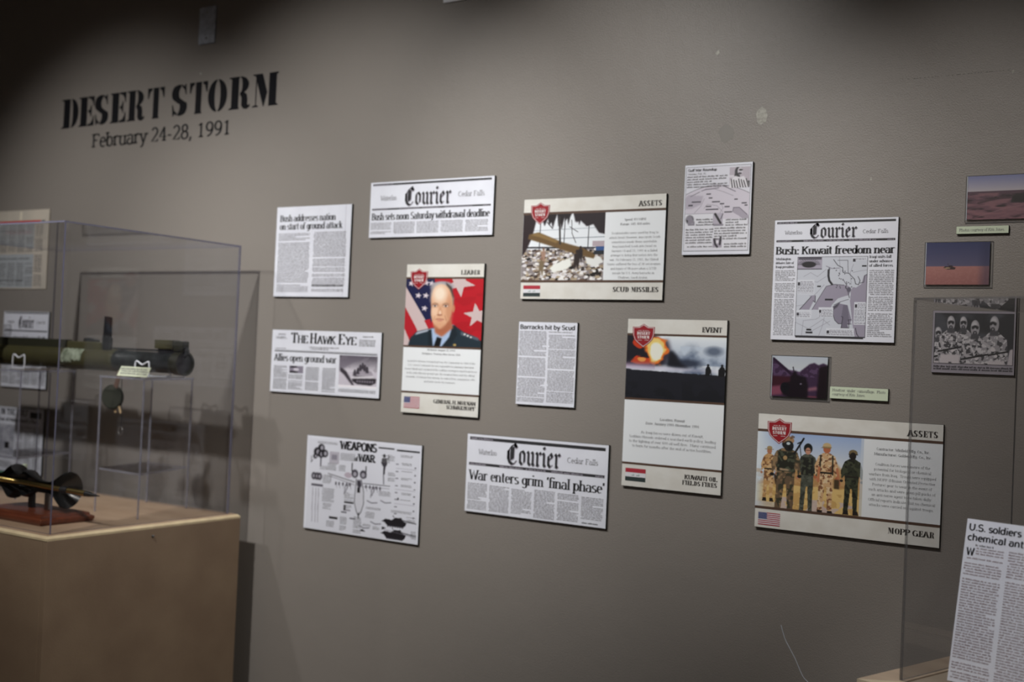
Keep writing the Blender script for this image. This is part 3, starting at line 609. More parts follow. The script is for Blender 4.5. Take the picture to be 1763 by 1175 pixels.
# "Weapons of war" chart
def pic_weapons():
    p = Pic(300, 192, K('dcdee9'), 9); D_ = K('1c1a20'); Gm = K('77747f'); L = K('a9a7b3')
    A = p.h / p.w
    # A-10 seen from the front above: tail, engines, wings, nose
    p.poly([(.405, .23), (.415, .23), (.42, .36), (.41, .37)], D_); p.poly([(.535, .25), (.545, .25), (.545, .38), (.535, .38)], D_)
    for cx in (.44, .515): p.el(cx, .345, .03, .045, K('3d3a44'), .3); p.el(cx, .35, .016, .025, L, .3)
    p.poly([(.20, .385), (.44, .43), (.44, .47), (.2, .40)], K('cfd0da'), 0); p.line([(.195, .375), (.44, .435)], .004, D_); p.line([(.2, .40), (.44, .47)], .003, Gm)
    p.line([(.52, .44), (.755, .435)], .004, D_); p.line([(.52, .475), (.75, .465)], .003, Gm)
    p.poly([(.455, .40), (.50, .40), (.52, .45), (.525, .56), (.53, .66), (.515, .74), (.49, .80), (.467, .74), (.445, .65), (.45, .55), (.45, .45)], K('d3d4de'), 0)
    p.line([(.455, .40), (.45, .52), (.445, .65), (.467, .75), (.487, .80), (.51, .75), (.53, .66), (.525, .52), (.50, .40)], .005, D_)
    p.poly([(.462, .41), (.495, .41), (.505, .47), (.485, .5), (.465, .47)], K('3a3742'), 1); p.rect(.468, .49, .492, .545, D_); p.rect(.482, .76, .493, .83, D_)
    for x in (.27, .30, .335, .37, .40, .545, .58, .61, .64, .67): p.el(x, .47 + .02 * abs(x - .48), .008, .02, K('4a4752'), .3); p.line([(x, .46), (x + .01, .52)], .003, Gm)
    for x in (.36, .60): p.line([(x, .48), (x - .01, .58)], .006, K('5b5864')); p.line([(x + .03, .46), (x, .56)], .005, K('3b3842'))
    p.el(.38, .37, .035, .03, K('b9aebb'), .2)
    # top left engine and turret drawings
    for cx, cy_, r in ((.085, .15, .035), (.12, .10, .03), (.12, .17, .03), (.155, .16, .03), (.065, .2, .02)):
        p.el(cx, cy_, r, r / A * .9, D_, .3); p.el(cx + .005, cy_, r * .45, r * .5 / A, L, .3)
    p.line([(.12, .2), (.12, .3)], .012, K('4a4752')); p.line([(.03, .2), (.03, .27), (.045, .24)], .004, D_)
    p.rect(.2, .13, .29, .26, K('b7b4c0')); p.rect(.22, .16, .27, .22, K('8d8a97'))
    for cx in (.06, .09, .115): p.el(cx, .42, .022, .04, K('2f2c35'), .4); p.el(cx, .42, .01, .02, L, .3)
    # missiles and rifles on the left
    for x in (.055, .085, .11): p.line([(x, .55), (x + .005, .93)], .004, Gm); p.line([(x + .006, .6), (x - .004, .8)], .003, L)
    p.rect(.04, .505, .15, .53, K('5a5763'))
    # soldier figure
    p.el(.695, .12, .012, .02, D_); p.poly([(.675, .15), (.715, .14), (.725, .2), (.71, .24), (.705, .32), (.69, .32), (.69, .24), (.67, .2)], K('3a3741'), 0); p.line([(.695, .32), (.70, .42)], .008, K('4a4752')); p.line([(.72, .15), (.745, .12)], .004, D_)
    # right hand table
    for i in range(8): p.rect(.80, .16 + i * .075, .975, .162 + i * .075, L); p.rect(.80, .19 + i * .075, .825, .20 + i * .075, K('5a5763')); p.rect(.96, .21 + i * .075, .975, .225 + i * .075, K('5a5763'))
    p.el(.83, .56, .008, .015, D_)
    # two tank silhouettes
    def tank(ox, oy, s_):
        f = lambda q_: [(ox + x * s_, oy + y * s_ / A * .55) for x, y in q_]
        p.poly(f([(0, .09), (.04, .05), (.10, .06), (.13, .02), (.19, .015), (.21, .06), (.24, .07), (.235, .11), (.21, .15), (.06, .15), (.03, .10)]), D_); p.line(f([(.19, .045), (.33, .07)]), .006, D_); p.line(f([(.12, .02), (.11, 0)]), .005, D_)
        for i in range(7): p.el(ox + (.065 + i * .023) * s_, oy + .145 * s_ / A * .55, .007, .012, K('3a3842'), .3)
    tank(.695, .745, .9); tank(.69, .875, .92)
    p.line([(.72, .90), (.99, .945)], .003, Gm); p.poly([(.70, .875), (.74, .88), (.70, .91)], D_)
    for x, y in ((.56, .62), (.68, .6), (.6, .84), (.5, .9)): p.line([(x, y), (x + .04, y + .02), (x + .09, y + .01)], .006, K('5a5763'))
    p.poly([(.5, .955), (.53, .93), (.56, .96)], D_); p.rect(.35, .70, .37, .76, D_); p.rect(.365, .745, .415, .76, K('8a8792'))
    p.rect(.355, .655, .44, .675, D_); p.rect(.22, .845, .30, .87, D_); p.rect(.33, .77, .38, .785, K('4a4752')); p.rect(.41, .83, .46, .845, K('4a4752'))
    return p
b = Board('newspaper_board', 'white chart board titled Weapons of War with aircraft and tank drawings', 'information board', (-.9140, -.1992, -.7509, -.0940), face=PAPER, group=NG)
p = pic_weapons(); p2 = b.pic(p, 'diagram', .02, .03, .985, .985, lv=2)
b.text('headline', INK, 'WEAPONS', .305, .115, .085, SLAB, .625); b.text('headline', INK, 'WAR', .47, .225, .078, SLAB, .615); b.text('headline', INK, 'of', .435, .225, .045, SLAB, .465)
b.rect('bars', INK, .64, .055, .775, .07, 3); b.rect('bars', INK, .795, .062, .985, .08, 3)
for i, (x0, x1, y0, y1) in enumerate(((.1, .28, .05, .09), (.31, .44, .15, .24), (.2, .29, .27, .32), (.13, .28, .31, .36), (.3, .36, .28, .36), (.16, .24, .4, .5), (.16, .27, .54, .70), (.17, .25, .7, .78), (.36, .44, .56, .66), (.36, .43, .69, .75), (.45, .52, .8, .98), (.33, .39, .82, .98), (.21, .28, .88, .96), (.55, .68, .68, .72), (.55, .63, .73, .80), (.53, .6, .86, .9), (.62, .68, .87, .92), (.66, .76, .5, .56), (.67, .74, .13, .22), (.73, .79, .3, .4), (.72, .78, .12, .2), (.83, .93, .11, .15), (.84, .93, .19, .22), (.84, .93, .27, .30), (.84, .93, .34, .37), (.84, .93, .41, .45), (.85, .93, .49, .52), (.84, .93, .56, .6), (.77, .94, .68, .72), (.90, .97, .73, .8), (.94, .985, .87, .96))):
    b.body(x0, x1, y0, y1, .0036, 70 + i, m=COPYINK, name='captions', lv=3)
b.done()

# "Gulf War Roundup"
def pic_portrait_bw():
    p = Pic(60, 66, K('b9b0bb'), 3); p.rect(0, .38, .55, .5, K('d8d3dc')); p.rect(.35, .68, 1, 1, K('1d1a1f')); p.poly([(.25, .45), (.28, .1), (.42, -.05), (.6, .02), (.5, .3), (.52, .5)], K('231f25'), 1)
    p.el(.52, .2, .13, .2, K('c8c2cc'), .2); p.el(.55, .15, .10, .04, K('2a262c'), .3); p.el(.5, .32, .1, .05, K('4a454d'), .3)
    p.poly([(0, 1), (.05, .6), (.3, .42), (.5, .5), (.7, .45), (.9, .7), (1, 1)], K('e2dfe6'), 1)
    for i in range(7): p.line([(.1 + i * .12, .58 + .04 * (i % 3)), (.17 + i * .13, 1)], .05, K('2b272d'))
    return p
def pic_roundup():
    p = Pic(150, 190, K('dcdce6'), 4); Gm = K('8d8894')
    arc = [(-.02 + i * .052, .36 - .135 * math.sin(math.pi * min(1, (i / 20) * .92 + .05)) ** .9) for i in range(21)]
    p.poly(arc + [(1, .36), (1, .7), (0, .55)], K('d2ccd8')); p.line(arc, .006, K('55505c'))
    p.poly([(0, .36), (.05, .33), (.28, .35), (.25, .45), (.1, .5), (0, .5)], K('b6afbd'), 1); p.line([(.3, .28), (.45, .27), (.6, .31), (.75, .36)], .006, Gm); p.line([(.6, .24), (.7, .28), (.78, .31)], .012, K('6b6672'))
    p.line([(.25, .29), (.32, .27), (.47, .265), (.52, .26)], .012, K('77727e')); p.line([(.08, .35), (.22, .30)], .01, K('77727e'))
    p.poly([(.75, .50), (.85, .50), (1, .6), (1, .7), (.85, .6), (.76, .56)], K('a9a2b0'), 0); p.line([(.75, .55), (.76, .5), (.85, .5), (.97, .585)], .007, K('3a3640'))
    p.line([(.3, .5), (.35, .45), (.5, .47), (.6, .55)], .005, Gm); p.line([(.15, .55), (.25, .47), (.3, .38)], .005, Gm); p.line([(.55, .56), (.6, .5), (.56, .44)], .005, Gm)
    for x, y, w_ in ((.33, .32, .07), (.37, .37, .06), (.42, .415, .13), (.55, .44, .06), (.33, .47, .08), (.33, .505, .2), (.62, .48, .08), (.77, .395, .05), (.88, .44, .08), (.93, .47, .04), (.1, .41, .15), (.05, .45, .07), (.62, .54, .12)): p.rect(x, y, x + w_, y + .016, K('3c3842'), .85)
    p.rect(0, .56, .45, .98, K('e2e2ea')); p.rect(.47, .63, .99, .98, K('e2e2ea')); p.rect(0, .56, .45, .565, Gm)
    p.el(.08, .63, .06, .05, K('2c2830'), .5); p.speck([(0, .56), (.16, .56), (.16, .7), (0, .7)], K('8b8692'), 12, .55)
    p.rect(.45, .56, .6, .7, K('b7b1bf')); p.line([(.48, .57), (.57, .68)], .035, K('1c191e')); p.line([(.47, .7), (.6, .7)], .03, Gm); p.line([(.6, .57), (.57, .63)], .012, K('4a4650'))
    p.rect(.46, .86, .6, .97, K('a59eac')); p.line([(.48, .87), (.5, .93), (.53, .96)], .03, K('2c2830')); p.line([(.58, .85), (.57, .93)], .03, K('2c2830')); p.el(.53, .9, .02, .02, K('e5e2ea'))
    return p
b = Board('newspaper_board', 'upright roundup clipping with a globe map and a small portrait', 'newspaper clipping', (-.4600, .1052, -.3938, .1888), face=PAPER, group=NG)
for x0, y0, x1, y1 in ((.02, .025, .98, .029), (.02, .955, .98, .961), (.02, .025, .026, .96), (.974, .025, .98, .96)): b.rect('frame_line', INKG, x0, y0, x1, y1)
b.pic(pic_roundup(), 'map', .03, .03, .97, .95, lv=1.5); b.pic(pic_portrait_bw(), 'photograph', .67, .05, .965, .275, lv=3)
b.text('headline', INK, 'Gulf War Roundup', .05, .075, .028, SANSB, .48); b.text('headline', INKG, 'Monday, Feb. 25', .05, .112, .018, SANS, .32)
b.body(.04, .64, .115, .275, .0060, 90, m=INKG, gaps=.02, fill=.45); b.body(.05, .46, .70, .94, .0062, 91, m=INKG, fill=.45); b.body(.2, .46, .59, .69, .0062, 92, m=INKG, fill=.45)
b.body(.48, .96, .69, .84, .0062, 93, m=INKG, fill=.45); b.body(.64, .96, .60, .69, .0062, 94, m=INKG, fill=.45); b.body(.63, .95, .865, .945, .0062, 95, m=INKG, fill=.5); b.done()

# "Bush: Kuwait freedom near"
def pic_map():
    p = Pic(220, 260, K('c9cdd8'), 11); Gm = K('8f8d9b'); D_ = K('2b2933'); LV = K('9a94a6'); LV2 = K('857f92')
    p.rect(0, 0, .36, .15, K('a7a1b2')); p.el(.17, .10, .10, .038, K('15141a'), .2)
    for i in range(15):
        a = math.pi * (i / 14); p.line([(.17, .10), (.17 + .16 * math.cos(a), .10 - .075 * math.sin(a))], .006, K('15141a'))
    p.rect(.02, .005, .35, .04, K('3c3944'), .8)
    p.rect(0, .15, .36, .16, K('4a4753'))
    for pts in ([(.1, .25), (.2, .2), (.3, .25), (.42, .16)], [(.0, .35), (.2, .3), (.3, .32), (.42, .25)], [(.0, .62), (.12, .6), (.3, .45), (.4, .35)], [(.2, .95), (.5, .8)], [(0, .82), (.2, .9), (.4, .78), (.5, .85)], [(.1, 1), (.12, .8), (.3, .78), (.45, .7)], [(.35, .98), (.4, .85), (.42, .75)], [(.6, .0), (.62, .2)], [(.8, .1), (.76, .2), (.78, .35)], [(.8, .2), (.9, .18), (1, .17)]): p.line(pts, .005, Gm)
    p.poly([(1, .23), (.95, .24), (.92, .34), (.85, .385), (.8, .38), (.78, .42), (.77, .55), (.82, .85), (.86, 1), (1, 1)], LV); p.poly([(.95, .24), (1, .22), (1, .3), (.94, .33)], LV)
    p.poly([(.43, .37), (.55, .345), (.68, .35), (.75, .37), (.78, .42), (.75, .48), (.70, .49), (.60, .52), (.52, .60), (.50, .66), (.24, .66), (.33, .52)], LV)
    p.line([(.24, .66), (.33, .52), (.43, .37), (.55, .345), (.68, .355)], .006, D_)
    p.poly([(.06, .66), (.22, .5), (.19, .49), (.28, .48), (.28, .57), (.26, .55), (.2, .66)], LV); p.line([(.06, .66), (.22, .5)], .009, D_); p.line([(.28, .49), (.28, .57), (.25, .55)], .009, D_)
    p.poly([(.53, .62), (.62, .58), (.74, .60), (.8, .78), (.78, .84), (.62, .83), (.56, .78), (.54, .7)], LV2, 0); p.line([(.54, .63), (.54, .72), (.57, .79), (.62, .83), (.8, .83)], .008, D_)
    p.poly([(.68, .6), (.74, .6), (.77, .80), (.74, .80), (.76, .88), (.66, .88), (.67, .75), (.66, .74)], K('6f6a7c')); p.line([(.66, .74), (.68, .75), (.66, .88), (.77, .88), (.76, .78), (.80, .78)], .008, D_)
    p.line([(.70, .37), (.74, .44), (.76, .51)], .008, D_); p.el(.75, .41, .03, .03, K('5b5767'), .4); p.line([(.66, .28), (.72, .36)], .008, K('4a4753'))
    p.line([(.455, .17), (.455, .24), (.47, .3), (.51, .345)], .03, K('201f26')); p.line([(.52, .04), (.58, .11), (.65, .14), (.66, .2), (.74, .21), (.82, .28), (.84, .34), (.88, .35), (.9, .3), (.87, .25)], .009, D_)
    p.line([(.73, .2), (.72, .05), (.58, .05)], .007, K('4a4753')); p.line([(.42, .12), (.5, .15), (.6, .145)], .012, Gm); p.line([(.90, .33), (.95, .32), (.96, .24), (1, .22)], .008, D_); p.line([(.86, .88), (.88, .95), (.92, 1)], .01, D_)
    p.line([(.55, .6), (.64, .56), (.75, .53)], .006, D_); p.poly([(.54, .62), (.64, .56), (.6, .62), (.55, .66)], K('4a4655'), 1)
    r = random.Random(2)
    for i in range(26): p.el(.45 + r.random() * .35, .14 + r.random() * .25, .008, .007, K('3c3a46'), .4)
    for x, y, w_, h_ in ((.30, .36, .055, .022), (.42, .525, .11, .022), (.92, .11, .06, .02), (.17, .90, .07, .022), (.16, .935, .1, .022)): p.rect(x, y, x + w_, y + h_, K('1d1c23'))
    for x0, y0, x1, y1 in ((.01, .29, .26, .47), (.01, .67, .23, .77), (.33, .63, .54, .75), (.83, .56, 1, .84), (.45, .885, .84, .985), (.78, .0, .98, .05)):
        p.rect(x0, y0, x1, y1, K('d9dce6'))
        yy = y0 + .022
        while yy < y1 - .012: 
            xx = x0 + .05 if yy < y0 + .07 else x0 + .01
            while xx < x1 - .02: L = r.uniform(.015, .05); p.rect(xx, yy, min(xx + L, x1 - .01), yy + .006, K('777482')); xx += L + .008
            yy += .014
        p.rect(x0 + .01, y0 + .03, x0 + .045, y0 + .07, K('2f2d37'))
    for e in ((0, 0, 1, .006), (0, .985, 1, 1), (0, 0, .008, 1), (.992, 0, 1, 1)): p.rect(*e, K('2b2933'))
    return p
b = Board('newspaper_board', 'large square front page headed Bush Kuwait freedom near with a grey map', 'newspaper clipping', (-.3710, .0290, -.2630, .1350), face=PAPER, group=NG)
courier_head(b, (.016, .034), (.168, .186), (.295, .68), .155, .118, (.09, .235), .122, (.725, .925), .125, .03)
b.text('headline', INK, 'Bush: Kuwait freedom near', .02, .288, .064, SERIFB, .98)
for i, t in enumerate(('Washington', 'debates fate of', 'Iraqi president')): b.text('subheads', INK, t, .022, .335 + i * .033, .019, SERIF, (.15, .175, .18)[i])
for i, t in enumerate(('Iraqi units fall', 'under advance', 'of allied forces')): b.text('subheads', INK, t, .785, .325 + i * .035, .021, SERIF, (.955, .965, .97)[i])
b.body(.022, .19, .415, .965, .0036, 101, gaps=.06); b.body(.79, .98, .415, .965, .0040, 102, gaps=.1); b.pic(pic_map(), 'map', .205, .31, .775, .968)
b.rect('rule_lines', INK, .21, .968, .76, .978); b.done()

# ---------------------------------------------- museum panels
SHIELD = [(0, .13), (.28, .13), (.5, 0), (.72, .13), (1, .13), (.985, .48), (.9, .68), (.75, .82), (.5, 1), (.25, .82), (.1, .68), (.015, .48)]
def badge(bd, x0, y0, x1, y1):
    def f(s_): return [(x0 + (x1 - x0) * (.5 + (a - .5) * s_), y0 + (y1 - y0) * (.48 + (c - .48) * s_)) for a, c in SHIELD]
    bd.poly('badge', RED, f(1.0), 5); bd.poly('badge_outline', REDLINE, f(.93), 6); bd.poly('badge_field', RED, f(.885), 7)
    w_, h_ = x1 - x0, y1 - y0
    bd.text('badge_lettering', REDLINE, 'DESERT', x0 + w_ * .20, y0 + h_ * .46, h_ * .125, STEN, x0 + w_ * .80, lv=8); bd.text('badge_lettering', REDLINE, 'STORM', x0 + w_ * .23, y0 + h_ * .62, h_ * .125, STEN, x0 + w_ * .77, lv=8)
    for yy in (.28, .68): 
        bd.rect('badge_lettering', REDLINE, x0 + w_ * .25, y0 + h_ * yy, x0 + w_ * .43, y0 + h_ * (yy + .012), 8); bd.rect('badge_lettering', REDLINE, x0 + w_ * .57, y0 + h_ * yy, x0 + w_ * .75, y0 + h_ * (yy + .012), 8)
    cx, c_ = x0 + w_ * .5, y0 + h_ * .285
    bd.poly('badge_lettering', REDLINE, [(cx + w_ * .035 * math.sin(i * math.pi / 5) * (1 if i % 2 == 0 else .4), c_ - h_ * .032 * math.cos(i * math.pi / 5) * (1 if i % 2 == 0 else .4)) for i in range(10)], 8)
FR, FB, FWH = mat('flag_red', (.42, .03, .05), .45), mat('flag_blue', (.035, .05, .18), .45), mat('flag_white', (.74, .74, .78), .45)
FK, FG = mat('flag_black', (.03, .045, .045), .45), mat('flag_green', (.03, .18, .12), .45)
def flag_us(bd, x0, y0, x1, y1):
    bd.rect('flag_white_ground', FWH, x0, y0, x1, y1, 4); h_ = (y1 - y0) / 13
    for i in range(0, 13, 2): bd.rect('flag_stripes', FR, x0, y0 + i * h_, x1, y0 + (i + 1) * h_, 5)
    cw = (x1 - x0) * .4; bd.rect('flag_canton', FB, x0, y0, x0 + cw, y0 + 7 * h_, 6)
    for r_ in range(5):
        for c_ in range(6):
            x, y = x0 + cw * (c_ + .5) / 6, y0 + 7 * h_ * (r_ + .5) / 5; e = cw * .025; bd.rect('flag_stars', FWH, x - e, y - e * bd.W / bd.H, x + e, y + e * bd.W / bd.H, 7)
def flag_iraq(bd, x0, y0, x1, y1):
    h_ = (y1 - y0) / 3; w_ = x1 - x0
    bd.rect('flag_stripes', FR, x0, y0, x1, y0 + h_, 4); bd.rect('flag_white_ground', FWH, x0, y0 + h_, x1, y0 + 2 * h_, 4); bd.rect('flag_black_stripe', FK, x0, y0 + 2 * h_, x1, y1, 4)
    i = bd.ink('flag_script', FG); k = w_ * bd.W
    for ox in (.30, .56):
        X_, Y_ = bd.X(x0) + ox * k, bd.Y(y0 + 1.72 * h_)
        for (a, c, e, g) in ((0, 0, .15, .015), (.12, 0, .135, .07), (.09, 0, .10, .09), (0, 0, .015, .04), (.05, .01, .06, .05)): i.quad(X_ + a * k, Y_ + c * k, X_ + e * k, Y_ + g * k, bd.T + .001)
def lines(bd, rows, cx, y0, dy, h, width, bold_first=0, lv=4, m=None):
    """centred copy; each row (text, relative width)"""
    for i, (t, fr) in enumerate(rows):
        if t: bd.text('panel_copy', m or COPYINK, t, cx - width * fr / 2, y0 + i * dy, h, TYPEB if i < bold_first else TYPE, cx + width * fr / 2, lv=lv, n=3)
def pic_fire():
    p = Pic(200, 150, K('e6ecf5'), 21); p.vgrad(0, .45, K('eef4fa'), K('a9b7cc'))
    n = p.noise(5, 4, 4); p.blend(np.clip((n - .45) * 4, 0, 1) * np.clip((p.Y - .05) * 3, 0, 1) * np.clip((p.X - .35) * 3, 0, 1), K('51607a'))
    p.blend(np.clip((p.noise(7, 5, 3) - .5) * 5, 0, 1) * (p.Y > .15) * (p.X > .55), K('c7d3e3')); p.el(.88, .22, .08, .07, K('4c586e'), .9, .8); p.el(.62, .42, .14, .06, K('2a3245'), .9, .9)
    p.poly([(0, 0), (.30, 0), (.34, .1), (.40, .25), (.42, .45), (.3, .5), (0, .5)], K('171520'), 5); p.poly([(.36, .1), (.42, .05), (.45, .2), (.43, .35), (.36, .45), (.34, .3)], K('3b3140'), 4)
    p.poly([(.42, .48), (.43, .25), (.47, .22), (.52, .30), (.56, .42), (.66, .5), (.5, .5)], K('12141f'), 3)
    f = p.noise(9, 8, 4)
    def flame(cx, cy_, rx, ry, c, k=1.3): 
        r = np.sqrt(((p.X - cx) / rx) ** 2 + ((p.Y - cy_) / ry) ** 2) + (f - .5) * k; p.blend(np.clip((1 - r) * 5, 0, 1), c)
    flame(.13, .1, .06, .14, K('c83a18')); flame(.17, .40, .12, .10, K('c9401c')); flame(.30, .22, .14, .24, K('e8742a'), 1.2); flame(.17, .38, .06, .05, K('f0a050')); flame(.30, .22, .10, .19, K('fbd47a'), .9); flame(.31, .25, .07, .14, K('fffbe6'), .7)
    p.blend(np.exp(-((p.Y - .50 - .03 * p.X) / .035) ** 2) * np.clip(1.1 - p.X * .9, .25, 1), K('e3dff2')); p.blend(np.exp(-((p.Y - .47) / .05) ** 2) * (p.X < .3) * .6, K('9a7f9a'))
    g = .535 + .05 * p.X + (p.noise(30, 2, 2) - .5) * .02; p.blend(np.clip((p.Y - g) * 80, 0, 1), K('181a24')); p.blend(np.clip((p.Y - .6) * 3, 0, .8) * (p.noise(10, 8) > .5), K('10131b'))
    for x, w_ in ((.83, .026), (.965, .034)):
        p.el(x, .435, .013, .022, K('0a0c12')); p.poly([(x - w_, .50), (x - .015, .455), (x + .018, .455), (x + w_, .50), (x + w_ * .8, .60), (x - w_, .60)], K('0a0c12'), 0); p.line([(x + w_, .5), (x + w_ + .008, .58)], .008, K('0a0c12'))
    return p
def pic_rubble():
    p = Pic(240, 184, K('e9eef4'), 31); D_ = K('1c1519')
    p.line([(0, .25), (1, .22)], .006, K('9aa3ad')); p.line([(0, .38), (1, .36)], .008, K('7c858f')); p.line([(0, .50), (.9, .52)], .02, K('2b2a31'))
    for x in (.22, .52, .81): p.line([(x, .1), (x - .005, .55)], .01, K('2b2a31'))
    r = np.random.RandomState(3)
    p.rect(0, .53, 1, 1, K('8f8788'))
    for i in range(620):
        x, y = r.rand(), .53 + r.rand() * .47; s_ = .012 + .03 * r.rand() * (y - .3); c = [K('f1efee'), K('cfc8c4'), K('6a5648'), K('3a2c26'), K('9c8a76'), K('15100f'), K('dcd8dc'), K('b5a58c')][r.randint(8)]
        a = r.rand() * 3; p.poly([(x + s_ * math.cos(a + t) * (1 + .6 * r.rand()), y + s_ * math.sin(a + t)) for t in (0, 1.3, 2.6, 3.9, 5.2)], c)
    p.poly([(.35, .82), (.42, .75), (.6, .66), (.62, .78), (.55, .84), (.4, .88)], K('eef0ea'), 1); p.poly([(.78, .66), (.95, .65), (1, .72), (.9, .8), (.8, .76)], K('e9eae8'), 1)
    p.poly([(0, 0), (.14, 0), (.16, .12), (.12, .35), (.05, .55), (0, .64)], K('2a1d20'), 1); p.poly([(.08, .3), (.2, .27), (.5, .43), (.75, .52), (.9, .62), (.88, .68), (.7, .62), (.45, .52), (.15, .4), (.07, .37)], K('6b5230'), 1)
    p.poly([(.1, .31), (.2, .28), (.45, .41), (.42, .44), (.2, .34)], K('8a6e42'), 1)
    for x, y, w_ in ((.15, .06, .2), (.3, .1, .12), (.42, .12, .1), (.5, .05, .1), (.62, .06, .12)):
        p.poly([(x, 0), (x + w_, 0), (x + w_ * .8, y), (x + w_ * .6, y + .12), (x + w_ * .45, y + .02), (x + w_ * .2, y + .07)], D_, 1)
    p.poly([(.62, 0), (1, 0), (1, .32), (.93, .3), (.86, .17), (.78, .2), (.7, .1), (.66, .14)], K('241b20'), 1); p.line([(.45, .05), (.47, .45)], .022, K('33302f')); p.line([(.6, .1), (.61, .3), (.66, .44)], .007, D_); p.line([(.58, .2), (.68, .28)], .007, D_); p.line([(.3, .12), (.37, .22)], .01, D_)
    p.rect(.86, .42, 1, .5, K('b7a8b0')); p.rect(.9, .50, 1, .56, K('35578f')); p.rect(.88, .56, 1, .62, K('20262f'))
    for x, y, s_, c in ((.68, .62, 1, '2c211f'), (.72, .55, .8, '241c1e'), (.27, .57, .8, 'a58472'), (.25, .72, .9, '7a6a52')):
        p.el(x, y - .05 * s_, .018 * s_, .028 * s_, K('8a6a58' if c[0] != '2' else '2c211f')); p.poly([(x - .035 * s_, y), (x, y - .03), (x + .035 * s_, y), (x + .03 * s_, y + .12 * s_), (x + .02 * s_, y + .25 * s_), (x - .005, y + .14 * s_), (x - .03 * s_, y + .25 * s_)], K(c), 1)
    return p
def smooth2(pts, n=5):
    return [(v.x, v.y) for v in smooth_path([(x, y, 0) for x, y in pts], n, True)]
def pic_officer():
    p = Pic(190, 180, K('b81826'), 41); NV = K('1d2047'); ST = K('cdb9b9')
    p.blend((p.noise(3, 8) > .5) * .25, K('8f1019'))
    def star(cx, cy_, r_, rot, c=ST):
        A_ = p.w / p.h; p.poly([(cx + r_ * (1 if i % 2 == 0 else .4) * math.sin(rot + i * math.pi / 5), cy_ - A_ * r_ * (1 if i % 2 == 0 else .4) * math.cos(rot + i * math.pi / 5)) for i in range(10)], c, 0)
    star(.70, .06, .20, .5); star(.93, .53, .17, -.15)
    p.poly([(0, 0), (.38, 0), (.40, .5), (.33, .75), (0, .75)], NV)
    p.poly([(0, .12), (.28, .62), (.33, .75), (.3, 1), (0, 1)], ST); p.poly([(0, .42), (.17, .75), (.22, .98), (.1, .98), (0, .74)], K('b3202c')); p.poly([(.26, .62), (.34, .6), (.38, .75), (.34, .78)], K('b3202c'))
    for x, y in ((.07, .07), (.27, .06), (.17, .25), (.27, .25), (.26, .44), (.34, .07)): star(x, y, .045, .2, K('d9cfd8'))
    # shoulders and jacket
    JK = K('23303a'); p.poly([(.06, 1), (.09, .88), (.17, .79), (.37, .73), (.65, .68), (.78, .78), (.92, .84), (1, .9), (1, 1)], JK, 1); p.poly([(.17, .80), (.37, .735), (.37, .76), (.15, .84)], K('b9c0cf'), 1); p.poly([(.74, .77), (.97, .86), (.97, .90), (.74, .82)], K('59616e'), 1)
    p.poly([(.36, .74), (.65, .67), (.6, .86), (.5, 1), (.38, 1)], K('a9bfe0'), 1); p.poly([(.44, .86), (.5, .88), (.48, 1), (.40, 1)], K('0c0f14'), 1); p.poly([(.63, .68), (.67, .69), (.70, .82), (.60, 1), (.52, 1), (.6, .85)], K('1b252d'), 1); p.poly([(.36, .75), (.39, 1), (.33, 1), (.32, .76)], K('1b252d'), 1)
    for x in (.79, .83, .87): p.el(x, .81 + (x - .79) * .5, .012, .012, K('e8e4e0'), .5)
    p.el(.67, .97, .02, .016, K('b59a5c'), .5)
    # head
    p.poly([(.38, .60), (.60, .58), (.64, .72), (.50, .86), (.41, .8)], K('b26a4c'), 2)
    p.el(.475, .12, .15, .085, K('a49fa6'), .3); p.poly([(.52, .05), (.60, .12), (.635, .26), (.63, .38), (.60, .40), (.56, .2)], K('4d4543'), 1); p.poly([(.33, .16), (.36, .10), (.38, .2), (.345, .36), (.325, .34)], K('8b8286'), 2); p.poly([(.60, .26), (.635, .28), (.63, .42), (.60, .42)], K('8f8380'), 2)
    p.el(.635, .44, .018, .055, K('c07c5c'), .4)
    head = smooth2([(.345, .40), (.345, .26), (.375, .14), (.44, .085), (.51, .09), (.57, .15), (.61, .27), (.62, .42), (.60, .56), (.555, .66), (.50, .735), (.44, .735), (.38, .66), (.35, .55)])
    p.poly(head, K('dfae8c'), 1); p.el(.45, .22, .085, .12, K('f3dfca'), .9); p.el(.40, .48, .045, .08, K('eec8aa'), .9, .9); p.el(.585, .46, .045, .2, K('c58a68'), .9, .7); p.el(.47, .69, .075, .05, K('d9a27f'), .9, .8)
    p.poly([(.38, .665), (.47, .745), (.56, .66), (.60, .60), (.62, .70), (.52, .80), (.43, .79)], K('a9664b'), 2, .75)
    for x in (.395, .535):
        p.el(x, .395, .048, .030, K('b98a70'), .8, .8); p.el(x, .403, .026, .012, K('e9ded8'), .3); p.el(x, .403, .012, .013, K('2c2428'), .3); p.line([(x - .035, .375), (x, .36), (x + .035, .37)], .010, K('8c6c58'), .8); p.line([(x - .028, .39), (x + .028, .39)], .007, K('5a3d34'), .8)
    p.poly([(.455, .41), (.475, .41), (.495, .51), (.475, .535), (.43, .53)], K('cf9674'), 1, .8); p.el(.46, .535, .034, .011, K('8f523f'), .6, .85); p.el(.465, .50, .015, .03, K('efcdb2'), .8)
    p.line([(.415, .60), (.46, .594), (.515, .602)], .010, K('9a4f44')); p.el(.465, .62, .035, .010, K('c98572'), .8); p.line([(.40, .55), (.385, .62)], .006, K('b57f62'), .7); p.line([(.525, .54), (.55, .62)], .007, K('a86f54'), .7); return p
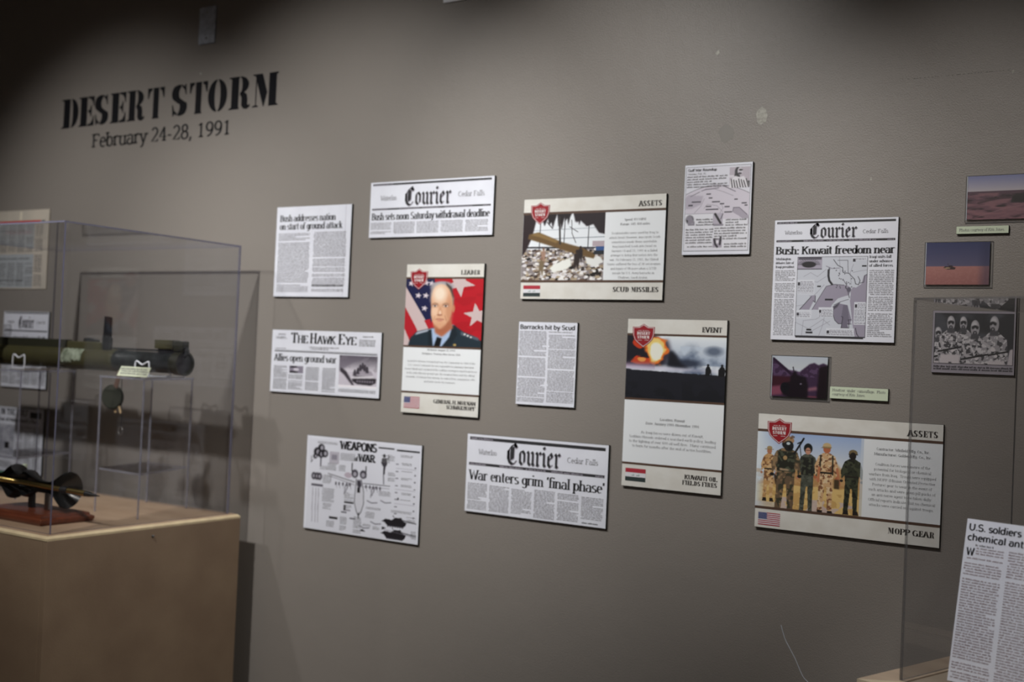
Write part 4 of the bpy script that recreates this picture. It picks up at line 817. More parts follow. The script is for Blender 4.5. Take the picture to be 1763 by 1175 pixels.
def pic_soldiers():
    p = Pic(270, 206, K('bccbe4'), 51); p.vgrad(0, .45, K('9fb6de'), K('e3e6e6')); p.blend(np.clip(1 - p.X * 5, 0, 1), K('e2ebf2'))
    p.poly([(.0, .68), (.2, .6), (.45, .4), (.52, .36), (.62, .33), (.72, .30), (.8, .42), (1, .45), (1, .9), (0, .9)], K('c79a63'), 3, .95); p.blend(p.mask([(0, .7), (1, .66), (1, 1), (0, 1)]), K('e2c07c')); p.blend((p.noise(14, 20) > .52) * (p.Y > .5) * .35, K('a8763f'))
    p.blend((p.noise(6, 8) > .55) * (p.Y > .85) * .7, K('c6b7c4')); p.blend(np.clip(1 - p.X * 9, 0, 1) * (p.Y > .55) * .9, K('dbe6ee')); p.rect(.0, .93, .25, 1, K('c9cfe0'), .5)
    def man(cx, top, bot, c0, c1, c2, head, width=1.0, fx=20, skin='b27858', vest=None):
        h_ = bot - top; w_ = h_ * .100 * width; y = lambda t: top + h_ * t
        body_ = [(cx - w_ * .75, y(.19)), (cx - w_ * .3, y(.145)), (cx + w_ * .3, y(.145)), (cx + w_ * .8, y(.19)), (cx + w_ * 1.1, y(.33)), (cx + w_ * 1.0, y(.46)), (cx + w_ * .72, y(.40)), (cx + w_ * .65, y(.5)), (cx + w_ * .62, y(.72)), (cx + w_ * .6, y(.95)), (cx + w_ * .2, y(.95)), (cx + w_ * .05, y(.6)), (cx - w_ * .1, y(.6)), (cx - w_ * .3, y(.95)), (cx - w_ * .75, y(.95)), (cx - w_ * .68, y(.7)), (cx - w_ * .65, y(.5)), (cx - w_ * .72, y(.40)), (cx - w_ * 1.0, y(.46)), (cx - w_ * 1.1, y(.33))]
        p.poly(body_, K(c0)); p.speck(body_, K(c1), fx * 1.6, .53, .9); p.speck(body_, K(c2), fx * 2.2, .62, .9)
        for sx_ in (-1, 1): p.poly([(cx + sx_ * w_ * .45 - w_ * .25, y(.93)), (cx + sx_ * w_ * .45 + w_ * .2, y(.93)), (cx + sx_ * w_ * .5 + w_ * .3, y(.995)), (cx + sx_ * w_ * .5 - w_ * .3, y(.995))], K('241e1c')); p.el(cx + sx_ * w_ * 1.0, y(.485), w_ * .16, h_ * .022, K(skin))
        p.rect(cx - w_ * .65, y(.405), cx + w_ * .65, y(.43), K('27241d'))
        if vest: p.poly([(cx - w_ * .6, y(.19)), (cx + w_ * .6, y(.19)), (cx + w_ * .62, y(.44)), (cx - w_ * .62, y(.44))], K(vest), 1); p.speck([(cx - w_ * .6, y(.19)), (cx + w_ * .6, y(.19)), (cx + w_ * .62, y(.44)), (cx - w_ * .62, y(.44))], K('4b5040'), fx * 2, .57)
        p.el(cx, y(.095), w_ * .34, h_ * .055, K(skin), .2); return w_, y
    w_, y = man(.122, .185, .93, 'c79b66', 'dcb98a', '7b5236', 'hat', .95); p.el(.122, y(.04), w_ * .36, .025, K('a88f66')); p.rect(.122 - w_ * .6, y(.055), .122 + w_ * .6, y(.07), K('8f774f')); p.poly([(.17, .55), (.21, .58), (.225, .70), (.19, .69)], K('3a2c22'), 1)
    w_, y = man(.49, .12, 1.06, '4b4f45', '5d6156', '33362f', 'helmet', .95, skin='c08468', vest='23241f'); p.el(.49, y(.07), w_ * .46, .068, K('171a18')); p.el(.49, y(.105), w_ * .28, .045, K('c58f78'), .2); p.rect(.47, y(.088), .51, y(.098), K('5a3d34'))
    w_, y = man(.665, .085, 1.04, 'd3ab7e', 'e4cba4', '7d5138', 'cap', 1.05, skin='b86b48'); p.el(.665, y(.045), w_ * .38, .035, K('c9b083')); p.rect(.665 - w_ * .42, y(.058), .665 + w_ * .42, y(.078), K('a58c5f')); p.rect(.61, y(.075), .70, y(.083), K('6b5138'), .5)
    for sx_ in (-.055, .055): p.line([(.665 + sx_, .26), (.665 + sx_ * 1.1, .50)], .014, K('2b2a20'))
    p.line([(.60, .42), (.595, .60)], .022, K('c07a56')); p.line([(.765, .42), (.79, .62)], .022, K('c07a56')); p.poly([(.74, .56), (.79, .56), (.79, .68), (.74, .68)], K('4a3b28'), 1)
    w_, y = man(.90, .155, 1.0, '2f3326', '454a37', '1a1c16', 'mask', 1.1, skin='2b2622'); p.el(.905, y(.05), w_ * .42, .04, K('7a6a4c')); p.rect(.905 - w_ * .45, y(.065), .905 + w_ * .45, y(.08), K('4a4030')); p.el(.905, y(.10), w_ * .3, .05, K('211b1a'))
    w_, y = man(.285, .05, 1.10, '6b5844', '3a3a2c', '9a7e5c', 'mask', 1.25, fx=16, skin='1c1b1a', vest='26271f'); p.el(.30, y(.045), w_ * .42, .055, K('a98662')); p.speck([(.24, .03), (.36, .03), (.36, .14), (.24, .14)], K('6b4f3a'), 26, .55, .8)
    p.el(.305, y(.115), w_ * .36, .07, K('1d1f20')); p.el(.30, y(.085), w_ * .14, .018, K('c6d2d6'), .3); p.el(.315, y(.14), w_ * .13, .025, K('0e0f10')); p.line([(.36, .27), (.445, .06)], .018, K('16171a')); p.line([(.41, .14), (.43, .34)], .007, K('16171a')); p.line([(.39, .13), (.43, .10)], .012, K('16171a'))
    p.poly([(.22, .47), (.32, .48), (.31, .5), (.23, .5)], K('b59a7c'), 1); p.el(.275, .33, .02, .03, K('b09064'), .3)
    p.rect(.975, 0, 1, 1, K('d3dbe6'), .7); return p
def panel_h(label, k, title_r, copy, pic, picname, flagf, bold):
    b = Board('museum_panel', label, 'museum panel', k, T=.009, face=CREAM, group='museum panels with red shield badges')
    b.rect('white_field', PAPERW, 0, .15, 1, .83, 1.8); b.rect('brown_rule', BROWN, 0, .135, 1, .158, 3); b.rect('brown_rule', BROWN, 0, .812, 1, .835, 3)
    b.pic(pic, picname, .001, .158, .595, .812, 2.6, .4); badge(b, .055, .035, .195, .258)
    b.text('category_lettering', PANELINK, 'ASSETS', .82, .112, .052, STEN, .975); b.text('title_lettering', PANELINK, title_r[0], title_r[1], .925, .048, STEN, .975)
    flagf(b, .022, .865, .148, .975); lines(b, copy, .80, .245, .0425, .021, .345, bold); return b.done()
panel_h('horizontal museum panel titled Scud Missiles with a photograph of rubble', (-.6355, .0630, -.4777, .1635), ('SCUD MISSILES', .665),
    [('Speed: 977 MPH', .42), ('Range: 185 400 miles', .58), ('', 0), ('Scud missiles were used by Iraq to', .92), ('attack Israel. However, inaccurate Scuds', 1), ('sometimes made them unreliable.', .9), ('Iraq launched Scuds into Israel on', .86), ('January 18 and 22, 1991 in a failed', .9), ('attempt to bring that nation into the', .92), ('war. On February 25, 1991, the United', .95), ('States suffered the loss of 28 servicemen', 1.04), ('and injury of 98 more when a SCUD', .9), ('missile hit U.S. Army barracks in', .82), ('Dhahran, Saudi Arabia.', .58)], pic_rubble(), 'rubble_photograph', flag_iraq, 2)
panel_h('horizontal museum panel titled MOPP Gear showing five standing soldiers', (-.3788, -.1375, -.2205, -.0368), ('MOPP GEAR', .735),
    [('Contractor: Winfield Mfg. Co., Inc.', .80), ('Manufacturer: Golden Mfg. Co., Inc.', .86), ('', 0), ('Coalition forces were aware of the', .82), ('potential for biological or chemical', .85), ('warfare from Iraq.  Troops were equipped', 1.0), ('with MOPP (Mission Oriented Protective', .98), ('Posture) gear to wear in the event of', .89), ('such attacks and were given pill packs of', 1.0), ('an anti-nerve agent to be taken daily.', .90), ('Official reports indicate that no chemical', 1.0), ('attacks were carried out against troops.', .97)], pic_soldiers(), 'soldiers_picture', flag_us, 2)
def panel_v(label, k, cat_, cx, titles, copy, pic, picname, flagf, bold, yc, fracs, dy, hh):
    b = Board('museum_panel', label, 'museum panel', k, T=.009, face=CREAM, group='museum panels with red shield badges')
    y1, y2, y3 = fracs
    b.rect('white_field', PAPERW, 0, y2, 1, y3, 1.8)
    for yy in (y1, y2, y3): b.rect('brown_rule', BROWN, 0, yy - .006, 1, yy + .007, 3)
    b.pic(pic, picname, .001, y1 + .007, .999, y2 - .006, 2.6, .4); badge(b, .055, .03, .285, .172)
    b.text('category_lettering', PANELINK, cat_, cx, .072, .030, STEN, .955)
    for i, (t, x0) in enumerate(titles): b.text('title_lettering', PANELINK, t, x0, .925 + i * .033, .0255, STEN, .965)
    flagf(b, .04, .892, .25, .968); lines(b, copy, .5, yc, dy, hh, .9, bold); return b.done()
panel_v('upright museum panel titled Leader with the portrait of an officer', (-.7815, -.0600, -.6808, .0992), 'LEADER', .715, [('GENERAL H. NORMAN', .43), ('SCHWARZKOPF', .60)],
    [('Birthdate: August 22, 1934', .40), ('Birthplace: Trenton, New Jersey, USA', .55), ('', 0), ('General H. Norman Schwarzkopf was the Commander in Chief of the', .98), ('U.S. Central Command. He was responsible for planning Operation', .95), ('Desert Shield and coordinated the coalition strategy to expel Iraqi forces', 1.04), ('in the swift offensive ground war. He remained there until the official', .98), ('surrender. A Vietnam War veteran, he retired from command in 1991', 1.0), ('and later wrote his memoirs.', .46)], pic_officer(), 'portrait_photograph', flag_us, 2, .578, (.093, .553, .86), .0265, .0115)
panel_v('upright museum panel titled Kuwaiti Oil Fields Fires with a burning oil well', (-.5126, -.1135, -.4118, .0452), 'EVENT', .755, [('KUWAITI OIL', .645), ('FIELDS FIRES', .625)],
    [('Location: Kuwait', .28), ('Date: January 1991-November 1991', .60), ('', 0), ('As Iraqi forces were driven out of Kuwait,', .70), ('Saddam Hussein ordered a scorched earth policy, leading', .97), ('to the lighting of over 600 oil well fires.  Many continued', .97), ('to burn for months after the end of active hostilities.', .89)], pic_fire(), 'oil_fire_photograph', flag_iraq, 2, .598, (.093, .478, .862), .0275, .0145)

# ---------------------------------------------- mask clipping, colour photographs and their labels
def pic_masks():
    p = Pic(230, 150, K('2b2c30'), 61); p.blend(np.clip((p.noise(4, 3, 3) - .45) * 3, 0, .6), K('5c5e66')); Cc = [K('c9c4c6'), K('7d7a80'), K('2e2d31'), K('e6e1e4')]
    def man(x, y, s_, turn=0):
        bodyp = [(x - .14 * s_, y + .30 * s_), (x - .05 * s_, y + .18 * s_), (x + .05 * s_, y + .18 * s_), (x + .14 * s_, y + .30 * s_), (x + .16 * s_, y + .62 * s_), (x + .12 * s_, y + 1.1), (x - .12 * s_, y + 1.1), (x - .16 * s_, y + .62 * s_)]
        p.poly(bodyp, K('9f9b9f'), 0); p.speck(bodyp, K('3a393d'), 26, .53, .9); p.speck(bodyp, K('d6d1d3'), 34, .60, .9)
        p.poly([(x - .12 * s_, y + .66 * s_), (x + .12 * s_, y + .66 * s_), (x + .13 * s_, y + 1.2), (x - .13 * s_, y + 1.2)], K('cfc6c9'), 1); p.poly([(x - .015, y + .8 * s_), (x + .02, y + .8 * s_), (x + .03, y + 1.2), (x - .02, y + 1.2)], K('4f4c50'), 1)
        p.el(x, y + .05, .050 * s_, .145 * s_, K('a8a4a8'), .15); p.el(x - .01, y - .02, .03 * s_, .06 * s_, K('d0cccf'), .8); dx = turn * .018
        p.poly([(x - .040 * s_ + dx, y + .02), (x - .012 * s_ + dx, y - .005), (x + .012 * s_ + dx, y - .005), (x + .040 * s_ + dx, y + .02), (x + .034 * s_ + dx, y + .075), (x + .01 * s_ + dx, y + .055), (x - .01 * s_ + dx, y + .055), (x - .034 * s_ + dx, y + .075)], K('232327'), 1)
        p.line([(x + dx, y + .05), (x + dx, y + .1)], .012, K('bdb9bd')); p.el(x + dx, y + .135 * s_, .024 * s_, .045 * s_, K('38373c'), .4); p.el(x + dx, y + .125 * s_, .010 * s_, .018 * s_, K('8d8a8f'), .4)
        p.poly([(x - .045 * s_, y + .15 * s_), (x + .045 * s_, y + .15 * s_), (x + .05 * s_, y + .24 * s_), (x - .05 * s_, y + .24 * s_)], K('4c4b50'), 1)
        p.line([(x - .13 * s_, y + .36 * s_), (x - .10 * s_, y + .52 * s_), (x + .02, y + .58 * s_)], .028 * s_, K('b7b2b5')); p.el(x + .03, y + .58 * s_, .02, .03, K('d8d0d2')); p.line([(x - .15 * s_, y + .6 * s_), (x + .15 * s_, y + .50 * s_)], .022, K('1a1a1d'))
    man(.05, .36, .9); man(.37, .15, .95); man(.21, .15, 1.02); man(.76, .16, 1.15, -1); man(.52, .24, 1.12)
    p.line([(.58, .5), (.68, .62), (.75, .7)], .03, K('b9b4b7')); p.el(.75, .70, .03, .04, K('d8d0d2')); p.poly([(.96, .7), (1, .68), (1, 1), (.93, 1)], K('c9c0c4'), 1)
    return p
b = Board('newspaper_board', 'black and white clipping of soldiers in gas masks behind the right case', 'newspaper clipping', (-.2324, .0057, -.1686, .0567), T=.007, face=mat('lilac_newsprint', (.36, .33, .37), .6, noise=(20, (.33, .30, .34), (1, 1, 1), 3)), group=NG)
b.pic(pic_masks(), 'photograph', .03, .045, .975, .845); 
for x0, y0, x1, y1 in ((.025, .04, .98, .048), (.025, .842, .98, .85), (.025, .04, .031, .85), (.974, .04, .98, .85)): b.rect('frame_line', INK, x0, y0, x1, y1, 3)
b.body(.03, .98, .875, .975, .0048, 120, m=INK, gaps=0, fill=.6); b.done()

PHG = 'colour photographs in clear sleeves'
SLEEVE = acrylic_mat('clear_photo_sleeve', (.93, .94, .95)); SLEEVEEDGE = acrylic_mat('sleeve_bright_edge', (.6, .62, .66), .6, (.75, .8, .86), .15)
def photo(label, k, pic, T=.006):
    x0, z0, x1, z1 = [v * DIST for v in k]; W_, H_ = x1 - x0, z1 - z0
    t = thing('photograph', label, 'photograph', (x0, 0, H0 + z0), 0, PHG); e = .003
    q = MB(); q.box((-.004, -.0045, -.005), (W_ + .005, -.0005, H_ + .0015), 0, 1, 'y'); q.build('clear_sleeve', [SLEEVE, SLEEVEEDGE], t)
    q = MB(); q.box((0, -T, 0), (W_, -.0048, H_)); q.build('mount', BLACKEDGE, t)
    place_pic(pic, 'print', 0.0005, .0005, W_ - .0005, H_ - .0005, T + .0003, t, .25)
    q = MB(); q.box((-.0012, -T - .0003, 0), (0, -.0048, H_)); q.build('edge_highlight', mat('sleeve_rim_highlight', (.5, .55, .62), .3), t); return t  # white highlight on the left sleeve edge, painted as a pale strip
def pic_convoy():
    p = Pic(130, 90, K('8a8aa6'), 71); p.vgrad(0, .36, K('7178a2'), K('b4adb4')); p.vgrad(.36, 1, K('4a3444'), K('7a5560')); n = p.noise(5, 14, 3); p.blend(np.clip((n - .5) * 4, 0, .7) * (p.Y > .4), K('8a6068')); p.blend(np.clip((.45 - n) * 5, 0, .8) * (p.Y > .4), K('2a1c26'))
    p.poly([(.57, .62), (.58, .50), (.63, .44), (.66, .43), (.80, .43), (.83, .50), (.91, .54), (.90, .60), (.70, .63)], K('0e1118'), 1); p.el(.53, .47, .035, .025, K('221a26'), .4); p.el(.37, .50, .02, .015, K('19161f'), .4); p.el(.44, .70, .07, .02, K('21161f'), .5); p.line([(.15, .62), (.4, .52), (.55, .52)], .03, K('33222c'), .7); p.line([(.1, .95), (.5, .75), (.85, .66)], .012, K('8f6a70'), .6); return p
photo('clear sleeved photograph of a dark vehicle on desert cut by the right edge', (-.2090, .1306, -.1500, .1664), pic_convoy())
def pic_lone():
    p = Pic(130, 92, K('40476b'), 72); p.vgrad(0, .56, K('2e3861'), K('575572')); p.vgrad(.56, 1, K('a8746f'), K('93615f')); p.blend((p.noise(30, 26, 2) > .56) * .25 * (p.Y > .57), K('b07c78')); p.blend(np.clip((p.X - .8) * 3, 0, .4), K('22294a'))
    p.poly([(.28, .60), (.30, .565), (.36, .565), (.38, .54), (.42, .54), (.43, .57), (.48, .60), (.46, .64), (.34, .64)], K('35292c'), 0); p.poly([(.29, .6), (.36, .585), (.40, .61), (.33, .63)], K('9c8268')); p.line([(.36, .54), (.35, .5)], .008, K('35292c')); return p
photo('clear sleeved photograph of a lone vehicle between blue sky and pink sand', (-.2397, .0778, -.1899, .1128), pic_lone())
def pic_howitzer():
    p = Pic(130, 94, K('c6ccd6'), 73); p.vgrad(0, .3, K('b9c0cc'), K('c3c9cf')); p.poly([(0, .06), (.1, .14), (.3, .34), (.4, .36), (.5, .38), (.68, .18), (.76, .15), (.84, .20), (.92, .15), (1, .2), (1, 1), (0, 1)], K('3c2a44'), 1); p.blend((p.noise(12, 10, 3) > .53) * .5 * (p.Y > .2) * (p.Y < .5) * (p.a[..., 0] < .5), K('6b5578'))
    p.poly([(0, .50), (.5, .5), (.5, .76), (0, .78)], K('3a1a26'), 2); p.poly([(0, .76), (.2, .72), (.35, .92), (0, .98)], K('80465a'), 2); p.poly([(.6, .78), (.82, .72), (.84, .8), (.64, .84)], K('8f6070'), 2); p.rect(.62, .95, .9, .985, K('66394a')); p.poly([(.85, .25), (1, .2), (1, 1), (.82, 1), (.84, .5)], K('160e18'), 2)
    p.poly([(.2, .95), (.17, .75), (.25, .66), (.34, .62), (.34, .5), (.40, .36), (.44, .36), (.46, .45), (.62, .5), (.66, .7), (.66, 1), (.3, 1)], K('150f1a'), 2); p.line([(.40, .38), (.38, .27)], .02, K('2a1f30')); p.el(.24, .78, .08, .13, K('0e1019'), .2); p.line([(.02, .08), (.35, .44)], .05, K('2c1d33')); p.el(.53, .67, .02, .02, K('6b6474'), .4); return p
photo('clear sleeved purple toned photograph of a howitzer under trees', (-.3682, -.0210, -.3186, .0150), pic_howitzer())
def label_card(label, k, rows, hfr):
    b = Board('caption_label', label, 'label', k, T=.008, face=LABELCARD, backname='card_backing')
    for t, x0, x1, y in rows: b.text('caption_text', COPYINK, t, x0, y, hfr, TYPE, x1, n=3)
    b.done()
label_card('pale green caption label between the two upper desert photographs', (-.2165, .1193, -.1764, .1256), [('Photos courtesy of Kris Jones.', .06, .93, .68)], .36)
label_card('pale green two line caption label right of the howitzer photograph', (-.3158, -.0202, -.2662, -.0098), [('Howitzer  under  camouflage.  Photo', .045, .955, .40), ('courtesy of Kris Jones.', .045, .62, .74)], .22)

# ---------------------------------------------- pages seen through the left case
b = Board('newspaper_board', 'yellowed newspaper page with a red banner above the left case', 'newspaper page', (-1.665, .0706, -1.4065, .1808), T=.003, face=YELLOWPAPER, group='pages on the wall behind the left case', edge=mat('yellow_page_edge', (.3, .25, .18), .8))
b.rect('red_banner', mat('red_newspaper_ink', (.50, .015, .02), .6), .55, .135, .93, .165); b.rect('red_banner', mat('red_newspaper_ink', 'ffffff'), .62, .275, .86, .30)
b.rect('bars', INKG, .935, .135, .965, .16); b.rect('tinted_block', mat('grey_blue_tint', (.40, .43, .45), .7), .5, .56, .88, .985, 1.8)
for i in range(6):
    b.body(.50 + i * .078, .565 + i * .078, .33 if i < 5 else .2, .54, .007, 140 + i, m=INKG, fill=.45); b.body(.50 + i * .078, .565 + i * .078, .66 if i < 5 else .56, .97, .007, 150 + i, m=INKG, fill=.45)
for i in range(5): b.body(.50 + i * .078, .565 + i * .078, .17, .27, .007, 160 + i, m=INKG, fill=.5)
b.text('headline', INK, 'Iraq faces new attacks', .55, .625, .025, SERIFB, .85); b.text('headline', INK, 'Allied forces ready', .56, .90, .02, SERIFB, .8)
b.rect('fold_highlight', mat('pale_fold', (.70, .64, .52), .6), .745, .02, .765, .13); b.done()
b = Board('newspaper_board', 'white front page partly hidden behind the launcher tube in the left case', 'newspaper page', (-1.4948, -.0663, -1.3938, .0390), face=PAPER, group='pages on the wall behind the left case')
b.rect('bars', INK, .03, .01, .98, .025); b.rect('bars', INK, .02, .245, .98, .262); courier(b, .34, .68, .215, .15)
b.text('town_names', INKG, 'Waterloo', .1, .155, .035, TYPE, .24); b.text('town_names', INKG, 'Cedar Falls', .74, .155, .035, TYPE, .93)
b.text('headline', INK, 'Iraq ready for ground battle', .25, .375, .055, SERIFB, .96)
for x0, y0, x1, y1 in ((.02, .18, .035, .55), (.165, .18, .18, .55), (.02, .18, .18, .19), (.02, .49, .18, .55)): b.rect('boxed_column', INK, x0, y0, x1, y1)
b.body(.04, .16, .2, .48, .006, 170, m=INKG); 
for i in range(4): b.body(.22 + i * .195, .39 + i * .195, .42, .5, .005, 171 + i); 
for i in range(6): b.body(.02 + i * .163, .165 + i * .163, .55, .96, .005, 180 + i)
b.done()
b = Board('newspaper_board', 'white newspaper page low behind the left case with a dark corner box', 'newspaper page', (-1.56, -.1840, -1.3945, -.0945), face=PAPER, group='pages on the wall behind the left case')
b.text('headline', INK, 'IN THE GULF', .42, .12, .09, SERIFB, .80, track=2); b.rect('bars', INK, .82, .05, .97, .145); b.rect('bars', INKG, .02, .02, .98, .026)
b.text('headline', INK, "fear of Mohammed's Place", .40, .22, .055, SERIFB, .94)
p = Pic(70, 70, K('b9bac4'), 6); p.blend(np.clip((p.noise(6, 6, 3) - .45) * 3, 0, .7), K('8a8c98')); p.rect(.6, .52, .78, .7, K('1c1c22')); b.pic(p, 'photograph', .30, .27, .62, .80)
for i in range(3): b.body(.64 + i * .115, .74 + i * .115, .27, .96, .005, 190 + i, m=COPYINK)
b.body(.3, .61, .83, .96, .005, 195, m=COPYINK); b.done()

# ------------------------------------------------------------------ wall lettering
t = thing('wall_lettering', 'large black stencil letters on the wall reading DESERT STORM', 'lettering', (-3.551, 0, H0 + .739))
XS = [-3.551, -3.459, -3.457, -3.376, -3.372, -3.301, -3.292, -3.213, -3.207, -3.119, -3.106, -3.024, -2.989, -2.916, -2.907, -2.824, -2.822, -2.737, -2.729, -2.637, -2.627, -2.52]
for i, ch in enumerate('DESERTSTORM'):
    q = Ink(); x0, x1 = XS[2 * i] + 3.551, XS[2 * i + 1] + 3.551
    for pl in TITLE[ch]: q.poly([(x0 + px * (x1 - x0), py * .101) for px, py in pl], .0006)
    q.build('letter', VINYL, t)
t = thing('wall_lettering', 'smaller thin black letters reading February 24-28, 1991', 'lettering', (-3.379, 0, H0 + .663))
s_ = 'February 24-28, 1991'; W_ = text_width(s_, .0455, TYPEB); k = .667 / W_; x = 0
for ch in s_:
    q = Ink(); adv, polys = glyph(ch, TYPEB, 8)
    for pl in polys: q.poly([(x + px * .00455 * k, py * .00455) for px, py in pl], .0006)
    q.build('letter', VINYLG, t); x += adv * .00455 * k

# ------------------------------------------------------------------ left plinth and its case
ZP = H0 - .483                                  # plinth top
def pt(x, y, z): return (x, y, z)
px0, px1, py0, py1 = -3.46, -2.512, -.728, -.08
t = thing('display_plinth', 'brown fibreboard plinth with a pale top edge under the left case', 'display plinth', (px0, py0, 0))
Wp, Dp = px1 - px0, py1 - py0
q = MB(); q.box((.004, .001, 0), (Wp - .019, .019, ZP - .0118)); q.build('front_panel', MDF, t, bevel=.0008)
q = MB(); q.box((Wp - .018, 0.001, 0), (Wp, Dp, ZP - .0118)); q.build('side_panel', MDF, t, bevel=.0008)
q = MB(); q.box((0, .0195, 0), (.018, Dp, ZP - .0118)); q.build('side_panel', MDF, t, bevel=.0008)
q = MB(); q.box((.018, Dp - .018, 0), (Wp - .018, Dp, ZP - .0118)); q.build('back_panel', MDF, t, bevel=.0008)
q = MB()                                        # top sheet with a pale routed chamfer
e = .006
vs = [(0, 0, ZP - .0115), (Wp, 0, ZP - .0115), (Wp, Dp, ZP - .0115), (0, Dp, ZP - .0115), (0, 0, ZP - .006), (Wp, 0, ZP - .006), (Wp, Dp, ZP - .006), (0, Dp, ZP - .006), (e, e, ZP), (Wp - e, e, ZP), (Wp - e, Dp - e, ZP), (e, Dp - e, ZP)]
q.add(vs, [(3, 2, 1, 0)], 0); q.add(vs, [(8, 9, 10, 11)], 0); q.add(vs, [(i, (i + 1) % 4, 4 + (i + 1) % 4, 4 + i) for i in range(4)] + [(4 + i, 4 + (i + 1) % 4, 8 + (i + 1) % 4, 8 + i) for i in range(4)], 1)
q.build('top_panel', [MDFTOP, MDFEDGE], t)
q = MB(); q.lathe([(0, .0045), (.002, .004), (.003, .0015), (.0032, 0)], (Wp, .328, ZP - .0315), (1, 0, 0), 14); q.build('screw', STEEL, t)

def vitrine(name, label, loc, rotz, W_, D_, H_, th=.0045, edge=None):
    """five clear sheets; local x right, y back"""
    t = thing(name, label, 'display case', loc, rotz); g = .0006
    def pane(nm, a, b_, ax):
        q = MB(); q.box(a, b_, 0, 1, ax); q.build(nm, [CLEAR, edge or EDGE], t)
    pane('front_pane', (0, 0, 0), (W_, th, H_ - th - g), 'y'); pane('back_pane', (0, D_ - th, 0), (W_, D_, H_ - th - g), 'y')
    pane('side_pane', (0, th + g, 0), (th, D_ - th - g, H_ - th - g), 'x'); pane('side_pane', (W_ - th, th + g, 0), (W_, D_ - th - g, H_ - th - g), 'x')
    pane('top_pane', (0, 0, H_ - th), (W_, D_, H_), 'z'); return t
vitrine('acrylic_case', 'clear acrylic case over the launcher on the left plinth', (-3.40, -.702, ZP + .0005), 0, .86, .602, .786)

# ------------------------------------------------------------------ acrylic risers
FP = [(-2.814, -.356), (-2.610, -.372), (-2.703, -.116), (-2.880, -.116)]   # feet: left, front, right, back
def riser(dx, label, name='acrylic_riser'):
    ztop = H0 - .092; zmid = H0 - .357; P_ = [(x + dx, y) for x, y in FP]; ox, oy = P_[1]
    t = thing(name, label, 'riser', (ox, oy, ZP), 0, 'clear acrylic risers under the launcher'); L = [(x - ox, y - oy) for x, y in P_]
    def plate_(nm, z0, z1, s_=1.0):
        cx, c_ = sum(a for a, _ in L) / 4, sum(a for _, a in L) / 4
        q = MB(); q.prism([(cx + (a - cx) * s_, c_ + (c - c_) * s_) for a, c in L], z0 - ZP, z1 - ZP, 0, 1); q.build(nm, [CLEAR, EDGEW], t)
    plate_('top_shelf', ztop - .006, ztop, 1.04); plate_('middle_shelf', zmid - .006, zmid, .955)
    for a, c in L:
        q = MB(); cx = .0; q.box((a - .0020, c - .0020, .0004), (a + .0020, c + .0020, ztop - .0065 - ZP)); q.build('leg', EDGEW, t)
riser(0, 'clear acrylic riser holding up the black front end of the launcher'); riser(-.555, 'clear acrylic riser holding up the olive rear end of the launcher')

# ------------------------------------------------------------------ launcher
LY = -.25; A0 = at(319, 627, LY); AXZ = A0.z; XE = A0.x   # muzzle face
def lx(px_): return at(px_, 620, LY).x
t = thing('rocket_launcher', 'olive and black shoulder rocket launcher lying on risers in the left case', 'rocket launcher', (XE, LY, AXZ - .036))
def lb(): return MB()
ox = Vector((XE, LY, AXZ - .036)); az = .036
def X_(px_): return lx(px_) - XE
q = MB(); x0, x1 = X_(206), X_(-60); q.lathe([(x1, .029), (x1, .034), (x1 + .04, .0345), (x0 - .03, .0335), (x0 - .012, .034), (x0, .0325), (x0, .0318)][::1], (0, 0, az), (1, 0, 0), 40); q.build('rear_tube', OLIVE, t)
q = MB(); q.lathe([(X_(203), .0315), (X_(207), .0325), (X_(214), .0325), (X_(216), .0300), (-.035, .0298), (-.033, .0306)], (0, 0, az), (1, 0, 0), 40); q.build('front_tube', BLACKTUBE, t)
q = MB(); q.lathe([(-.036, .030), (-.034, .0335), (-.008, .0345), (0, .0345), (.0, .0300), (-.004, .0290), (-.060, .0285)], (0, 0, az), (1, 0, 0), 40); q.build('muzzle_ring', OLIVED, t)
q = MB(); q.lathe([(0, .0287), (.002, .0287)], (-.012, 0, az), (1, 0, 0), 32); q.build('muzzle_plug', BLACKP, t)
q = MB(); q.box((X_(3), -.016, az + .024), (X_(118), .012, az + .056)); q.build('trigger_housing', OLIVED, t, bevel=.003)
q = MB(); q.box((X_(122), -.018, az + .022), (X_(182), .012, az + .052)); q.build('sight_housing', OLIVE, t, bevel=.004)
q = MB(); q.tube([(X_(196), -.004, az + .035), (X_(300), -.004, az + .035)], .0028, 8); q.build('cocking_rod', BLACKP, t)
q = MB(); a, c = X_(184), X_(196)
q.prism([(a, az + .02), (c + .003, az + .02), (c + .004, az + .062), (c, az + .070), (c - .002, az + .128), (a + .002, az + .130), (a - .001, az + .074), (a - .004, az + .062)], .010, .018)
q.v = [(x, -z, y) for x, y, z in q.v]; q.build('folding_sight', BLACKP, t, bevel=.001)
q = MB(); q.lathe([(0, .008), (.02, .008)], (a + .010, -.02, az + .066), (0, 1, 0), 14); q.build('sight_hinge', BLACKTUBE, t)
q = MB(); q.prism([(X_(148), az + .050), (X_(172), az + .050), (X_(170), az + .058), (X_(158), az + .064), (X_(149), az + .062)], .0, .014); q.v = [(x, -z, y) for x, y, z in q.v]; q.build('trigger_bar', BLACKP, t, bevel=.001)
q = MB(); q.box((X_(272), -.016, az + .040), (X_(303), .012, az + .066)); q.build('front_sight_box', OLIVE, t, bevel=.001)
q = MB(); q.box((X_(304), -.014, az + .034), (X_(320), .010, az + .064)); q.build('front_sight_cover', OLIVED, t, bevel=.002)
q = MB(); q.box((X_(276), -.010, az + .028), (X_(322), .008, az + .041)); q.build('front_sight_base', BLACKP, t, bevel=.001)
